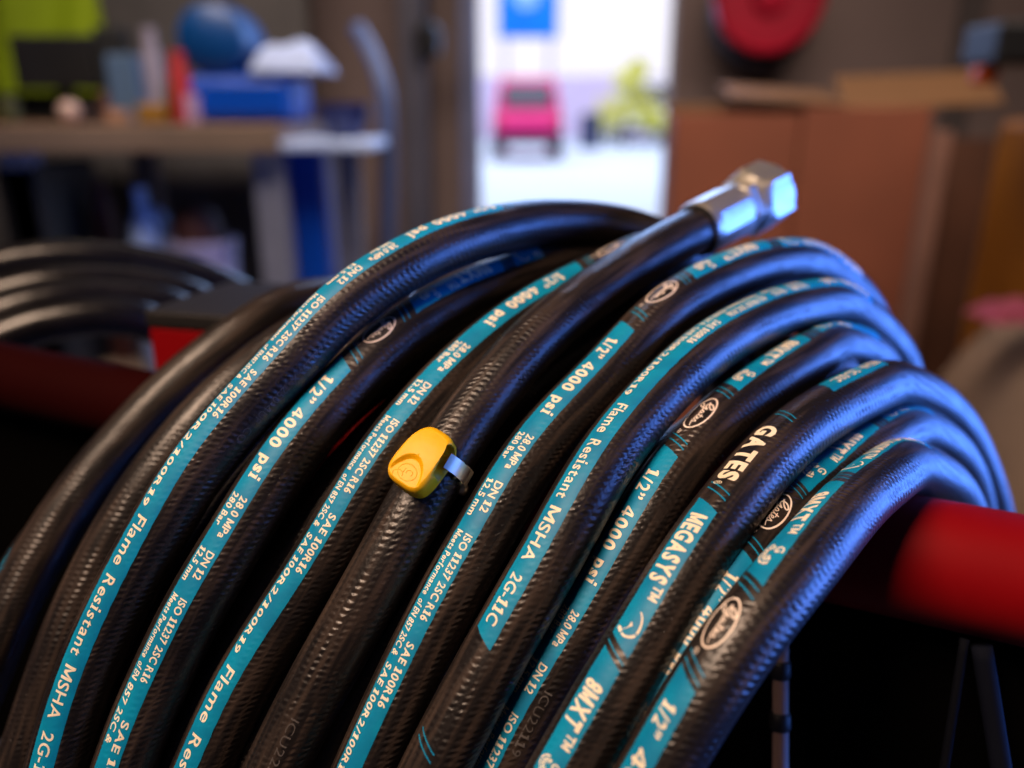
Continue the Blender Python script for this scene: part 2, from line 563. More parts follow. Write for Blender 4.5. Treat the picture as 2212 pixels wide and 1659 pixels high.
# ------------------------------------------------------------------ the hose coil
class Hose:
    def __init__(self, pts, anchors=None, close=True, deep=None):
        """pts: (x, y, distance in diameters, shift, band) from the far side over the top and down the near side"""
        a = np.array([(p[0], p[1], p[2], p[3], p[4] if len(p) > 4 else p[3]) for p in pts], float)
        if deep:
            # the turn runs on to the far side of the arm: give that arc its full depth
            i0 = int(np.argmax(a[:, 3] != 0))
            tt = np.gradient(a[:, :2], axis=0)
            tt /= np.linalg.norm(tt, axis=1)[:, None]
            for i in range(i0):
                z0 = a[i, 2]
                a[i, 2] = a[i0, 2] + (z0 - a[i0, 2]) * deep
                sh_ = 0.5 * FPX * (1 / z0 - 1 / a[i, 2])
                a[i, 0] -= tt[i, 1] * sh_
                a[i, 1] += tt[i, 0] * sh_
        d = catmull(a, 10)
        # from the printed line to the middle of the hose
        t = np.gradient(d[:, :2], axis=0)
        t /= np.linalg.norm(t, axis=1)[:, None]
        rp = 0.5 * FPX / d[:, 2]
        c = d[:, :2] + (d[:, 3] * rp)[:, None] * np.stack([-t[:, 1] * -1, -t[:, 0]], 1)
        p3 = np.array([P(x, y, z) for (x, y), z in zip(c, d[:, 2])])
        path = np.hstack([p3, d[:, 4:5]])
        path = gauss(resample(path, 0.0015), 9)
        if close:
            # the unseen lower half of the turn, so that the coil is whole
            A, B = path[-1, :3], path[0, :3]
            ta = path[-1, :3] - path[-4, :3]
            tb = path[3, :3] - path[0, :3]
            ta /= np.linalg.norm(ta)
            tb /= np.linalg.norm(tb)
            ln = 0.62
            u = np.linspace(0, 1, 120)[1:-1, None]
            h = (2 * u ** 3 - 3 * u ** 2 + 1) * A + (u ** 3 - 2 * u ** 2 + u) * ta * ln + (-2 * u ** 3 + 3 * u ** 2) * B + (u ** 3 - u ** 2) * tb * ln
            h = resample(h, 0.004)
            self.back = h
        else:
            self.back = None
        self.C = path[:, :3]
        self.n = len(self.C)
        self.s = np.r_[0, np.cumsum(np.linalg.norm(np.diff(self.C, axis=0), axis=1))]
        self.sh = np.clip(path[:, 3], -0.985, 0.985)
        self.frames()
        if anchors:
            sp = proj(self.band_pts(0.0))
            an = sorted(anchors)
            Ls, ss = [], []
            for Lv, (x, y) in an:
                i = np.argmin((sp[:, 0] - x) ** 2 + (sp[:, 1] - y) ** 2)
                if ss and self.s[i] <= ss[-1] + 1e-4: continue
                Ls.append(Lv)
                ss.append(self.s[i])
            self.Ls, self.ss = np.array(Ls), np.array(ss)

    def frames(self):
        C = self.C
        T = np.gradient(C, axis=0)
        T /= np.linalg.norm(T, axis=1)[:, None]
        V = CAM - C
        V /= np.linalg.norm(V, axis=1)[:, None]
        N = V - (V * T).sum(1)[:, None] * T
        N /= np.linalg.norm(N, axis=1)[:, None]
        self.T, self.N, self.B = T, N, np.cross(N, T)
        self.th = -np.arcsin(self.sh)

    def band_pts(self, off):
        return self.C + R0 * (np.cos(self.th)[:, None] * self.N + np.sin(self.th)[:, None] * self.B)

    def L2s(self, L):
        L = np.asarray(L, float)
        s = np.interp(L, self.Ls, self.ss)
        k0 = (self.ss[1] - self.ss[0]) / (self.Ls[1] - self.Ls[0])
        k1 = (self.ss[-1] - self.ss[-2]) / (self.Ls[-1] - self.Ls[-2])
        s = np.where(L < self.Ls[0], self.ss[0] + (L - self.Ls[0]) * k0, s)
        return np.where(L > self.Ls[-1], self.ss[-1] + (L - self.Ls[-1]) * k1, s)

    def at(self, s, v, off):
        """point on the cover: s along, v metres round from the printed line towards the letter tops"""
        s = np.clip(s, 0, self.s[-1])
        I = lambda a: np.stack([np.interp(s, self.s, a[:, k]) for k in range(3)], 1)
        C, N, B = I(self.C), I(self.N), I(self.B)
        th = np.interp(s, self.s, self.th) + v / R0
        nrm = np.cos(th)[:, None] * N + np.sin(th)[:, None] * B
        return C + (R0 + off) * nrm, np.stack([s * 1000, th * R0 * 1000], 1)

    def body(self, parent, mat, name="hose_turn", n=64):
        C, N, B, s = self.C, self.N, self.B, self.s
        th = np.arange(n + 1) * 2 * math.pi / n - math.pi
        V = (C[:, None] + R0 * (np.cos(th)[None, :, None] * N[:, None] + np.sin(th)[None, :, None] * B[:, None]))
        UV = np.stack([np.broadcast_to(s[:, None] * 1000, (len(s), n + 1)), np.broadcast_to(th[None] * R0 * 1000, (len(s), n + 1))], -1)
        m = len(s)
        # open seam: the last column repeats the first with its own UV
        V = V.reshape(-1, 3)
        UV = UV.reshape(-1, 2)
        i = np.arange(m - 1)[:, None] * (n + 1)
        k = np.arange(n)[None]
        F = np.stack([i + k, i + k + n + 1, i + k + n + 2, i + k + 1], -1).reshape(-1, 4)
        F = [tuple(f) for f in F.tolist()]
        if self.back is not None:
            # carry the frame round the back
            n2 = 24
            pts = np.vstack([self.C[-1:], self.back, self.C[:1]])
            T = np.gradient(pts, axis=0)
            T /= np.linalg.norm(T, axis=1)[:, None]
            v = self.N[-1]
            th2 = np.arange(n2 + 1) * 2 * math.pi / n2 - math.pi
            base = len(V)
            VV, UU = [], []
            s0 = s[-1]
            for j, (p, tt) in enumerate(zip(pts, T)):
                v = v - (v @ tt) * tt
                v /= np.linalg.norm(v)
                b = np.cross(v, tt)
                VV.append(p + R0 * 0.999 * (np.cos(th2)[:, None] * v + np.sin(th2)[:, None] * b))
                UU.append(np.stack([np.full(n2 + 1, (s0 + j * 0.004) * 1000), th2 * R0 * 1000], 1))
            V = np.vstack([V] + VV)
            UV = np.vstack([UV] + UU)
            for j in range(len(pts) - 1):
                for q in range(n2):
                    a = base + j * (n2 + 1) + q
                    F.append((a, a + n2 + 1, a + n2 + 2, a + 1))
        return from_arrays(name, V, F, mat, parent, uv=UV)


OFF_BAND, OFF_TEXT = 0.00007, 0.00014


class Print:
    """collects flat shapes and bends them onto one hose"""
    def __init__(self, hose):
        self.h = hose
        self.V, self.U, self.F = [], [], []
        self.k = 0

    def add(self, s, v, F, off):
        if s.min() < 0.001 or s.max() > self.h.s[-1] - 0.001: return
        p, uv = self.h.at(s, v, off)
        self.V.append(p)
        self.U.append(uv)
        self.F += [tuple(i + self.k for i in f) for f in F]
        self.k += len(p)

    def shape(self, VF, L0, L1, vc, height, w=None, off=OFF_TEXT):
        """unit shape stretched between two layout positions, height metres per unit"""
        V, F = VF
        x0, x1 = V[:, 0].min(), V[:, 0].max()
        s = self.h.L2s(L0 + (V[:, 0] - x0) / (x1 - x0) * (L1 - L0))
        self.add(s, vc + V[:, 1] * height, F, off)

    def build(self, name, mat, parent):
        if not self.V: return None
        return from_arrays(name, np.vstack(self.V), self.F, mat, parent, uv=np.vstack(self.U))


SLANT = 0.42
BW = 0.0086


def add_band(pr, L0, L1, bw=BW):
    h = pr.h
    s0, s1 = float(h.L2s(L0)), float(h.L2s(L1))
    s0, s1 = max(s0, 0.008), min(s1, h.s[-1] - 0.008)
    if s1 - s0 < 0.004: return
    nu, nv = max(3, int((s1 - s0) / 0.0018)), 14
    uu = np.linspace(0, 1, nu + 1)[:, None]
    vv = np.linspace(-bw / 2, bw / 2, nv + 1)[None]
    edge = 0.00005 * np.sin(uu * (s1 - s0) * 2600) + 0.00003 * np.sin(uu * (s1 - s0) * 830 + 2)
    v = vv + np.where(np.abs(vv) > bw * 0.49, edge * np.sign(vv), 0)
    s = s0 + (s1 - s0) * uu + SLANT * vv
    s = np.clip(s, 0.002, h.s[-1] - 0.002)
    v = v + 0 * uu
    i = np.arange(nu)[:, None] * (nv + 1)
    k = np.arange(nv)[None]
    F = np.stack([i + k, i + k + nv + 1, i + k + nv + 2, i + k + 1], -1).reshape(-1, 4).tolist()
    pr.add(s.ravel(), v.ravel(), F, OFF_BAND)


def add_tick(pr, L, d, bw=BW):
    s0 = float(pr.h.L2s(L))
    vv = np.linspace(-bw / 2, bw / 2, 15)
    s = np.stack([s0 + d + SLANT * vv - 0.00026, s0 + d + SLANT * vv + 0.00026], 1).ravel()
    pr.add(s, np.repeat(vv, 2), [(2 * i, 2 * i + 1, 2 * i + 3, 2 * i + 2) for i in range(14)], OFF_BAND)


PERIOD = 591.0


def print_hose(h, turn, Lmin, Lmax):
    B1, B2 = 0.022, 0.034
    for k in (-1, 0):
        o = k * PERIOD

        def vis(a, b): return b + o >= Lmin and a + o <= Lmax

        def T(s, a, b, vc, ht, bold=B1, sp=1.0, name="printed_lettering", mat=None):
            if vis(a, b) and a + o >= Lmin - 2 and b + o <= Lmax + 60:
                pr = Print(h)
                pr.shape(glyphs(s, bold, sp) if isinstance(s, str) else s, a + o, b + o, vc, ht)
                pr.build(name, mat or M_cream, turn)
        for a, b in ((0, 342), (417, 484), (493, 556)):
            if vis(a, b):
                pr = Print(h)
                add_band(pr, max(a + o, Lmin), min(b + o, Lmax))
                pr.build("printed_stripe", M_teal, turn)
        for a in (363, 412, 488.5, 562, 586):
            if vis(a, a):
                for g in (-0.0012, 0.0012):
                    pr = Print(h)
                    add_tick(pr, a + o, g)
                    pr.build("printed_tick", M_teal, turn)
        T('1/2”', 5, 19, -0.0024, 0.0047, 0.02)
        T('4000', 23, 42, -0.0024, 0.0047, B2)
        T('psi', 46.5, 57, -0.0016, 0.0047, B2)
        T('28.0 MPa', 71, 91, 0.00045, 0.0028, B1)
        T('280 Bar', 71, 87, -0.0033, 0.0028, B1)
        T('DN 12', 98, 110, 0.00045, 0.0028, B1)
        T('12.5 mm', 98, 113, -0.0033, 0.0028, B1)
        T('ISO 11237 2SC R16', 119, 162, 0.00045, 0.0027, B1)
        T('SAE 100R16', 172, 196, 0.00045, 0.0027, B1)
        T('Meets Performance', 119, 152, -0.0034, 0.0026, B1)
        T('of EN 857 2SC &', 154.5, 179, -0.0034, 0.0026, B1)
        T('SAE 100R2/100R19', 182, 222, -0.0034, 0.0026, B1)
        T('Flame', 227, 245, -0.0021, 0.0042, 0.012)
        T('Resistant', 249, 279, -0.0021, 0.0042, 0.012)
        T('MSHA', 283, 304, -0.0021, 0.0042, 0.012)
        T('2G-11C', 309, 334, -0.0021, 0.0042, 0.012)
        T('GATES', 370, 405, -0.0031, 0.0063, 0.05)
        T('®', 406.5, 409, -0.0031, 0.0030, 0.0)
        T('MEGASYS', 422, 460, -0.0029, 0.0058, 0.045)
        T('TM', 461.5, 468.5, 0.0004, 0.0030, 0.03)
        T('8MXT', 503, 528, -0.0029, 0.0058, 0.045)
        T('TM', 530, 537, 0.0004, 0.0030, 0.03)
        D_, G_, O_ = dial_mark(), globe_mark(), oval_logo()
        for sh_, a, b, ht, mt in ((D_, 472, 481, 0.0036, M_cream), (G_, 543, 552, 0.0035, M_cream), (O_, 566.5, 581, 0.0075, M_logo)):
            T(sh_, a, b, 0, ht, name="printed_logo", mat=mt)
        T('®', 581.8, 583.6, -0.0025, 0.0016, 0.0, name="printed_logo", mat=M_logo)


c0 = 0.0
TURNS = []
# far left, mostly outside the picture
h0 = dict(pts=[(640, 720, 21, 0, .7), (560, 710, 20.3, 0, .7), (440, 790, 19.4, 0, .7), (300, 925, 18.6, 0, .65), (225, 1020, 18.2, 0, .65), (140, 1125, 17.8, 0, .65), (48, 1170, 17.5, .6), (16, 1230, 17.3, .6), (-22, 1310, 17, .6), (-70, 1430, 17, .6), (-130, 1600, 17, .6)],
          anchors=[(200, (130, 1100)), (340, (-22, 1310))], L=(150, 342))
h1 = dict(pts=[(900, 700, 21.5, 0), (790, 645, 20.5, 0), (700, 640, 19.6, 0), (620, 655, 18.8, 0), (566, 690, 18.2, 0), (486, 746, 17.6, 0), (372, 838, 17.1, 0), (278, 938, 16.8, 0), (197, 1030, 16.5, 0),
               (120, 1140, 16.2, 0), (60, 1240, 16, 0), (5, 1360, 15.8, 0), (-45, 1480, 15.7, 0), (-110, 1640, 15.7, 0)])
h2 = dict(pts=[(1000, 720, 20.5, 0), (880, 668, 19.5, 0), (770, 672, 18.6, 0), (684, 706, 17.6, 0), (603, 756, 16.8, 0), (500, 838, 16.0, 0), (411, 930, 15.6, 0), (323, 1042, 15.3, 0), (255, 1150, 15.1, 0),
               (198, 1258, 15.0, 0), (150, 1365, 14.9, 0), (112, 1470, 14.9, 0), (75, 1580, 14.9, 0), (30, 1720, 14.9, 0)])
h3 = dict(pts=[(1600, 730, 21.8, 0, .97), (1562, 640, 21.2, 0, .97), (1505, 566, 20.4, 0, .97), (1430, 519, 19.5, 0, .97), (1340, 490, 18.5, 0, .97), (1225, 480, 17.3, 0, .97), (1104, 441, 16.0, .95), (956, 474, 15.0, .9),
               (816, 545, 14.2, .85), (710, 615, 13.9, .8), (633, 703, 13.6, .76), (510, 837, 13.3, .72), (390, 977, 13.1, .66), (315, 1114, 13, .6), (247, 1237, 13, .55), (199, 1337, 13, .52),
               (135, 1492, 13, .5), (92, 1651, 13, .5), (55, 1800, 13, .5)],
          anchors=[(23, (1010, 462)), (57, (880, 514)), (71, (848, 528)), (98, (773, 575)), (119, (697, 640)), (162, (562, 775)), (172, (545, 795)), (196, (461, 893)), (222, (320, 1100)), (227, (311, 1115)),
                   (249, (240, 1245)), (283, (158, 1440)), (309, (110, 1580))], L=(-20, 342))
h4 = dict(pts=[(1480, 690, 20.5, 0, .7), (1420, 620, 19.7, 0, .7), (1330, 570, 18.6, 0, .7), (1195, 532, 17.2, .74), (1086, 568, 16.3, .72), (1002, 598, 15.7, .7), (928, 633, 15.1, .68), (814, 712, 14.4, .66),
               (760, 766, 14.1, .64), (686, 844, 13.7, .62), (577, 977, 13.3, .6), (506, 1098, 13.1, .58), (450, 1189, 13, .56), (390, 1285, 12.9, .55), (347, 1377, 12.9, .55),
               (303, 1468, 12.9, .55), (259, 1564, 12.9, .55), (231, 1651, 12.9, .55), (185, 1800, 12.9, .55)],
          anchors=[(-98, (1086, 568)), (-43, (926, 632)), (-35, (889, 658)), (-29, (872, 670)), (-17, (814, 712)), (0, (749, 777)), (5, (712, 815)), (57, (545, 1030)), (71, (515, 1070)), (98, (452, 1185)),
                   (119, (388, 1292)), (162, (303, 1475)), (172, (268, 1550))], L=(-130, 342))
h5 = dict(pts=[(1600, 680, 21, 0, .7), (1560, 610, 20.2, 0, .7), (1490, 560, 19.2, 0, .7), (1395, 512, 17.9, .74), (1322, 541, 16.9, .7), (1255, 575, 16.5, .68), (1167, 619, 15.7, .66), (1097, 664, 15.1, .64),
               (1013, 731, 14.5, .62), (921, 819, 13.9, .6), (851, 900, 13.5, .58), (775, 998, 13.2, .56), (709, 1117, 13, .55), (645, 1221, 13, .55), (590, 1305, 13, .55), (538, 1381, 13, .55),
               (490, 1456, 13, .55), (446, 1548, 13, .55), (402, 1651, 13, .55), (340, 1800, 13, .55)],
          anchors=[(-29, (1370, 525)), (-17, (1322, 541)), (-5, (1275, 565)), (0, (1256, 574)), (5, (1213, 595)), (57, (1050, 700)), (71, (1005, 740)), (91, (940, 800)), (98, (915, 825)), (119, (848, 903)), (162, (740, 1062)),
                   (172, (715, 1105)), (196, (635, 1235)), (222, (515, 1418)), (227, (500, 1440)), (249, (430, 1585))], L=(-30, 342))
h6 = dict(pts=[(1511, 494, 17.6, 0), (1455, 522, 17.0, 0), (1399, 556, 16.4, 0), (1343, 592, 15.9, 0), (1255, 652, 15.1, 0), (1167, 724, 14.4, 0), (1097, 795, 13.9, 0), (1030, 884, 13.5, 0), (976, 956, 13.1, 0),
               (905, 1080, 12.7, 0), (866, 1157, 12.6, 0), (811, 1257, 12.5, 0), (759, 1349, 12.5, 0), (690, 1470, 12.5, 0), (628, 1590, 12.5, 0), (560, 1740, 12.5, 0), (525, 1830, 12.5, 0)], close=False)
h7 = dict(pts=[(1905, 800, 20.6, 0, .9), (1890, 720, 19.9, 0, .9), (1862, 655, 19.3, 0, .9), (1810, 603, 18.7, 0, .9), (1764, 526, 18.1, .9), (1704, 519, 17.5, .88), (1639, 526, 16.9, .85), (1575, 548, 16.3, .8),
               (1511, 578, 15.8, .76), (1429, 625, 15.1, .72), (1360, 694, 14.6, .68), (1296, 767, 14.1, .65), (1235, 831, 13.7, .62), (1174, 890, 13.4, .6), (1115, 963, 13.1, .57), (1068, 1038, 12.8, .55),
               (1022, 1126, 12.6, .53), (970, 1213, 12.5, .5), (926, 1293, 12.4, .5), (886, 1372, 12.4, .5), (847, 1452, 12.3, .5), (803, 1544, 12.3, .5), (759, 1643, 12.3, .5), (690, 1800, 12.3, .5)],
          anchors=[(-120, (1720, 519)), (-107, (1680, 519)), (-98, (1656, 523)), (-88, (1631, 527)), (-53, (1558, 556)), (-43, (1523, 572)), (-35, (1489, 590)), (-29, (1475, 598)), (-17, (1429, 625)), (-5, (1380, 672)), (0, (1352, 700)),
                   (5, (1328, 730)), (57, (1172, 892)), (71, (1135, 937)), (98, (1068, 1040)), (119, (1008, 1155)), (162, (905, 1335)), (172, (880, 1385)), (196, (812, 1525)), (222, (735, 1690))], L=(-170, 260))
h8 = dict(pts=[(1958, 920, 20.6, 0, .9), (1955, 840, 19.9, 0, .9), (1943, 785, 19.2, 0, .9), (1912, 737, 18.5, 0, .9), (1870, 694, 17.9, 0, .9), (1825, 610, 17.3, .9), (1747, 610, 16.6, .88), (1682, 625, 16, .84),
               (1618, 651, 15.4, .8), (1553, 685, 14.8, .76), (1489, 728, 14.3, .72), (1425, 788, 13.8, .68), (1360, 857, 13.3, .64), (1300, 932, 12.9, .6), (1252, 1002, 12.5, .57), (1205, 1092, 12.2, .55),
               (1157, 1182, 12.1, .55), (1114, 1253, 12, .55), (1074, 1322, 11.9, .55), (1036, 1389, 11.9, .55), (978, 1496, 11.8, .55), (920, 1605, 11.8, .55), (840, 1770, 11.8, .55)],
          anchors=[(57, (1775, 608)), (71, (1734, 612)), (98, (1688, 624)), (119, (1645, 641)), (162, (1566, 678)), (172, (1545, 690)), (196, (1480, 738)), (222, (1362, 852)), (227, (1347, 872)), (249, (1287, 950)), (283, (1205, 1095)),
                   (309, (1120, 1240)), (334, (1060, 1345)), (342, (1040, 1382)), (363, (920, 1605))], L=(20, 400))
h9 = dict(pts=[(1914, 930, 20.2, 0, .9), (1914, 862, 19.5, 0, .9), (1908, 812, 18.7, 0, .9), (1888, 774, 17.9, 0, .9), (1850, 751, 17.2, 0, .9), (1790, 702, 16.4, .9), (1725, 732, 15.6, .85), (1661, 771, 15.0, .8), (1597, 818, 14.4, .75),
               (1510, 891, 13.7, .7), (1463, 951, 13.3, .65), (1429, 990, 13.1, .62), (1402, 1030, 12.9, .6), (1361, 1102, 12.65, .56), (1312, 1185, 12.5, .52), (1270, 1260, 12.4, .48), (1221, 1345, 12.3, .45),
               (1149, 1458, 12.2, .45), (1090, 1560, 12.2, .45), (1050, 1643, 12.2, .45), (980, 1800, 12.2, .45)],
          anchors=[(-120, (1790, 702)), (-98, (1734, 727)), (-88, (1714, 739)), (-53, (1637, 790)), (-43, (1607, 811)), (-35, (1580, 830)), (-29, (1563, 846)), (-17, (1510, 891)), (-5, (1463, 951)), (0, (1448, 968)), (5, (1412, 1015)),
                   (57, (1272, 1255)), (71, (1240, 1315)), (91, (1192, 1395)), (98, (1172, 1425)), (119, (1105, 1535))], L=(-150, 200))
h10 = dict(pts=[(2163, 1330, 21.2, 0, .9), (2158, 1220, 20.6, 0, .9), (2147, 1140, 20, 0, .9), (2130, 1070, 19.3, 0, .9), (2108, 1010, 18.6, 0, .9), (2082, 950, 17.9, 0, .9), (2050, 902, 17.2, 0, .9), (2012, 866, 16.6, 0, .9),
                (1970, 842, 16.1, 0, .9), (1915, 782, 15.6, .9), (1863, 797, 15, .87), (1802, 823, 14.5, .83), (1747, 857, 14, .78), (1695, 896, 13.5, .73), (1648, 938, 13.1, .68), (1597, 999, 12.6, .63),
                (1550, 1060, 12.2, .6), (1512, 1110, 11.9, .57), (1470, 1173, 11.6, .54), (1426, 1245, 11.4, .52), (1386, 1317, 11.3, .5), (1359, 1361, 11.2, .5), (1313, 1436, 11.1, .48), (1269, 1510, 11.05, .46),
                (1221, 1596, 11, .45), (1185, 1660, 11, .45), (1105, 1800, 11, .45)],
           anchors=[(309, (1854, 800)), (334, (1803, 823)), (342, (1785, 834)), (363, (1695, 896)), (370, (1665, 922)), (405, (1570, 1034)), (412, (1550, 1060)), (417, (1532, 1085)), (422, (1510, 1112)), (469, (1400, 1290)),
                    (476.5, (1362, 1355)), (484, (1345, 1385)), (488.5, (1335, 1400)), (493, (1320, 1425)), (503, (1288, 1478)), (528, (1232, 1576)), (538, (1208, 1618))], L=(280, 590))
h11 = dict(pts=[(2115, 1330, 19.8, 0, .9), (2112, 1180, 19.2, 0, .9), (2100, 1095, 18.5, 0, .9), (2085, 1040, 17.9, 0, .9), (2062, 992, 17.2, 0, .9), (2028, 954, 16.6, 0, .9), (1978, 882, 15.9, .9), (1919, 891, 15.3, .86), (1863, 926, 14.7, .78),
                (1811, 969, 14.1, .68), (1755, 1016, 13.6, .55), (1715, 1050, 13.2, .45), (1667, 1102, 12.7, .33), (1626, 1169, 12.3, .22), (1597, 1220, 11.85, .15), (1560, 1280, 11.6, .1), (1522, 1337, 11.45, .05),
                (1486, 1397, 11.35, .02), (1442, 1472, 11.3, 0), (1394, 1564, 11.25, -.02), (1356, 1643, 11.25, -.02), (1284, 1800, 11.25, -.02)],
           anchors=[(-120, (1930, 888)), (-98, (1880, 915)), (-88, (1850, 935)), (-53, (1788, 990)), (-43, (1757, 1014)), (-35, (1730, 1038)), (-29, (1715, 1050)), (-17, (1667, 1102)), (-5, (1626, 1169)), (0, (1612, 1192)), (5, (1582, 1238)),
                    (57, (1441, 1466)), (71, (1409, 1525)), (91, (1364, 1615)), (98, (1345, 1655))], L=(-150, 140))
h12 = dict(pts=[(2090, 1330, 17.9, 0, .9), (2088, 1200, 17.1, 0, .9), (2076, 1110, 16.2, 0, .9), (2048, 1056, 15.4, 0, .9), (2007, 1024, 14.7, 0, .9), (1960, 954, 14.1, .92), (1897, 973, 13.5, .9), (1833, 1016, 12.9, .88),
                (1781, 1065, 12.3, .87), (1741, 1112, 11.8, .86), (1701, 1157, 11.4, .85), (1669, 1193, 11.1, .83), (1642, 1230, 10.9, .79), (1613, 1269, 10.7, .73), (1556, 1346, 10.5, .64), (1502, 1439, 10.4, .57),
                (1486, 1466, 10.4, .55), (1450, 1526, 10.4, .52), (1414, 1590, 10.4, .5), (1378, 1657, 10.4, .49), (1298, 1800, 10.4, .48)],
           anchors=[(-130, (1880, 983)), (-115, (1845, 1008)), (-103, (1819, 1030)), (-98, (1805, 1044)), (-88, (1781, 1066)), (-53, (1701, 1157)), (-43, (1665, 1197)), (-35, (1632, 1243)), (-29, (1613, 1269)), (-17, (1556, 1346)),
                    (-5, (1502, 1439)), (0, (1488, 1465)), (5, (1455, 1520)), (19, (1416, 1590)), (23, (1395, 1628))], L=(-180, 60))

coil = empty("hose_coil", P(1100, 1000, 13))
tag(coil, "large coil of black hose with teal printed stripes and a steel end fitting", "hose coil")
hs = {}
for k, d in enumerate((h0, h1, h2, h3, h4, h5, h6, h7, h8, h9, h10, h11, h12)):
    h = Hose(d['pts'], d.get('anchors'), d.get('close', True), {7: 1.3, 8: 1.3, 9: 1.15, 10: 1.3, 11: 1.35, 12: 1.4}.get(k))
    hs[k] = h
    t = h.body(coil, M_hose)
    if 'anchors' in d:
        print_hose(h, t, *d['L'])
    d['turn'] = t


def inner(k0_, k1_, f, depth=1.0, cut0=0.0):
    """a turn of the layer underneath, seen dark in the gap between two outer turns"""
    n = 160
    a, b = (np.stack([np.interp(np.linspace(cut0 if q == 0 else cut0, 1, n), np.linspace(0, 1, hs[k].n), hs[k].C[:, j]) for j in range(3)], 1) for q, k in enumerate((k0_, k1_)))
    p = a * (1 - f) + b * f
    A0_, A1_ = P(2420, 1296, 13.4), P(-420, 708, 23.0)
    ax = (A1_ - A0_) / np.linalg.norm(A1_ - A0_)
    r = p - A0_
    d = r - (r @ ax)[:, None] * ax
    p = p - d / np.linalg.norm(d, axis=1)[:, None] * D * depth
    h = Hose.__new__(Hose)
    path = np.hstack([p, np.zeros((n, 1))])
    path = gauss(resample(path, 0.002), 6)
    A, B = path[-1, :3], path[0, :3]
    ta, tb = path[-1, :3] - path[-4, :3], path[3, :3] - path[0, :3]
    ta, tb = ta / np.linalg.norm(ta), tb / np.linalg.norm(tb)
    u = np.linspace(0, 1, 100)[1:-1, None]
    q = (2 * u ** 3 - 3 * u ** 2 + 1) * A + (u ** 3 - 2 * u ** 2 + u) * ta * .55 + (-2 * u ** 3 + 3 * u ** 2) * B + (u ** 3 - u ** 2) * tb * .55
    h.back = resample(q, 0.004)
    h.C, h.n = path[:, :3], len(path)
    h.s = np.r_[0, np.cumsum(np.linalg.norm(np.diff(h.C, axis=0), axis=1))]
    h.sh = path[:, 3]
    h.frames()
    h.body(coil, M_hose, n=40)


for q in ((2, 3, .45), (3, 4, .55), (4, 5, .5), (5, 7, .28), (5, 7, .74), (8, 9, .5, 1.05, .44)):
    inner(*q)


def faint(k, text, xy0, xy1, v):
    h = hs[k]
    sp = proj(h.C)
    s0, s1 = (h.s[np.argmin(((sp - np.array(q)) ** 2).sum(1))] for q in (xy0, xy1))
    pr = Print(h)
    V, F = glyphs(text, -0.004, 1.25)
    s = s0 + V[:, 0] / V[:, 0].max() * (s1 - s0)
    th = np.interp(s, h.s, h.th)
    pr.add(s, (v - th) * R0 + V[:, 1] * 0.0030 - 0.0015, F, OFF_BAND)
    pr.build("printed_date_code", M_faint, (h0, h1, h2, h3, h4, h5, h6, h7, h8, h9, h10, h11, h12)[k]['turn'])


faint(6, 'ICU22119', (655, 1530), (590, 1680), -0.1)
faint(3, 'ICU22119  X  250-4UF  CO', (735, 745), (560, 990), 0.55)
faint(9, 'ICU22119', (1218, 1500), (1150, 1620), 0.25)

# end fitting on the loose end of the hose
zinc, zt, zp = new_mat("zinc_plated_steel")
zp.inputs['Metallic'].default_value = 0.8
zp.inputs['Base Color'].default_value = (0.56, 0.53, 0.47, 1)
zp.inputs['Roughness'].default_value = 0.27
_tcn = zt.nodes.new('ShaderNodeTexCoord')
_n = zt.nodes.new('ShaderNodeTexNoise')
_n.inputs['Scale'].default_value = 260
_n.inputs['Detail'].default_value = 5
zt.links.new(_tcn.outputs['Object'], _n.inputs['Vector'])
_b = zt.nodes.new('ShaderNodeBump')
_b.inputs['Strength'].default_value = 0.22
_b.inputs['Distance'].default_value = 0.0004
zt.links.new(_n.outputs['Fac'], _b.inputs['Height'])
zt.links.new(_b.outputs['Normal'], zp.inputs['Normal'])
_mr = zt.nodes.new('ShaderNodeMapRange')
_mr.inputs['To Min'].default_value = 0.28
_mr.inputs['To Max'].default_value = 0.55
zt.links.new(_n.outputs['Fac'], _mr.inputs['Value'])
zt.links.new(_mr.outputs[0], zp.inputs['Roughness'])

e0 = Vector(hs[6].C[0])
eax = (Vector(hs[6].C[0]) - Vector(hs[6].C[14])).normalized()
eq = Vector((0, 0, 1)).rotation_difference(eax).to_matrix()


def ring_profile(bm, prof, base, rotdeg=0.0):
    """prof rows: (height, circumradius, sides or 0 for round); rings of 48 points"""
    n = 48
    rings = []
    for hgt, r, sides in prof:
        ring = []
        for k in range(n):
            a = 2 * math.pi * k / n
            rr = r
            if sides:
                st = 2 * math.pi / sides
                b = ((a + 1e-9) % st) - st / 2
                rr = r * math.cos(st / 2) / math.cos(b)
            aa = a + math.radians(rotdeg)
            ring.append(bm.verts.new(base + eq @ Vector((rr * math.cos(aa), rr * math.sin(aa), hgt))))
        rings.append(ring)
    for a, b in zip(rings, rings[1:]):
        for k in range(n):
            bm.faces.new((a[k], a[(k + 1) % n], b[(k + 1) % n], b[k]))
    bm.faces.new(rings[0][::-1])
    bm.faces.new(rings[-1])


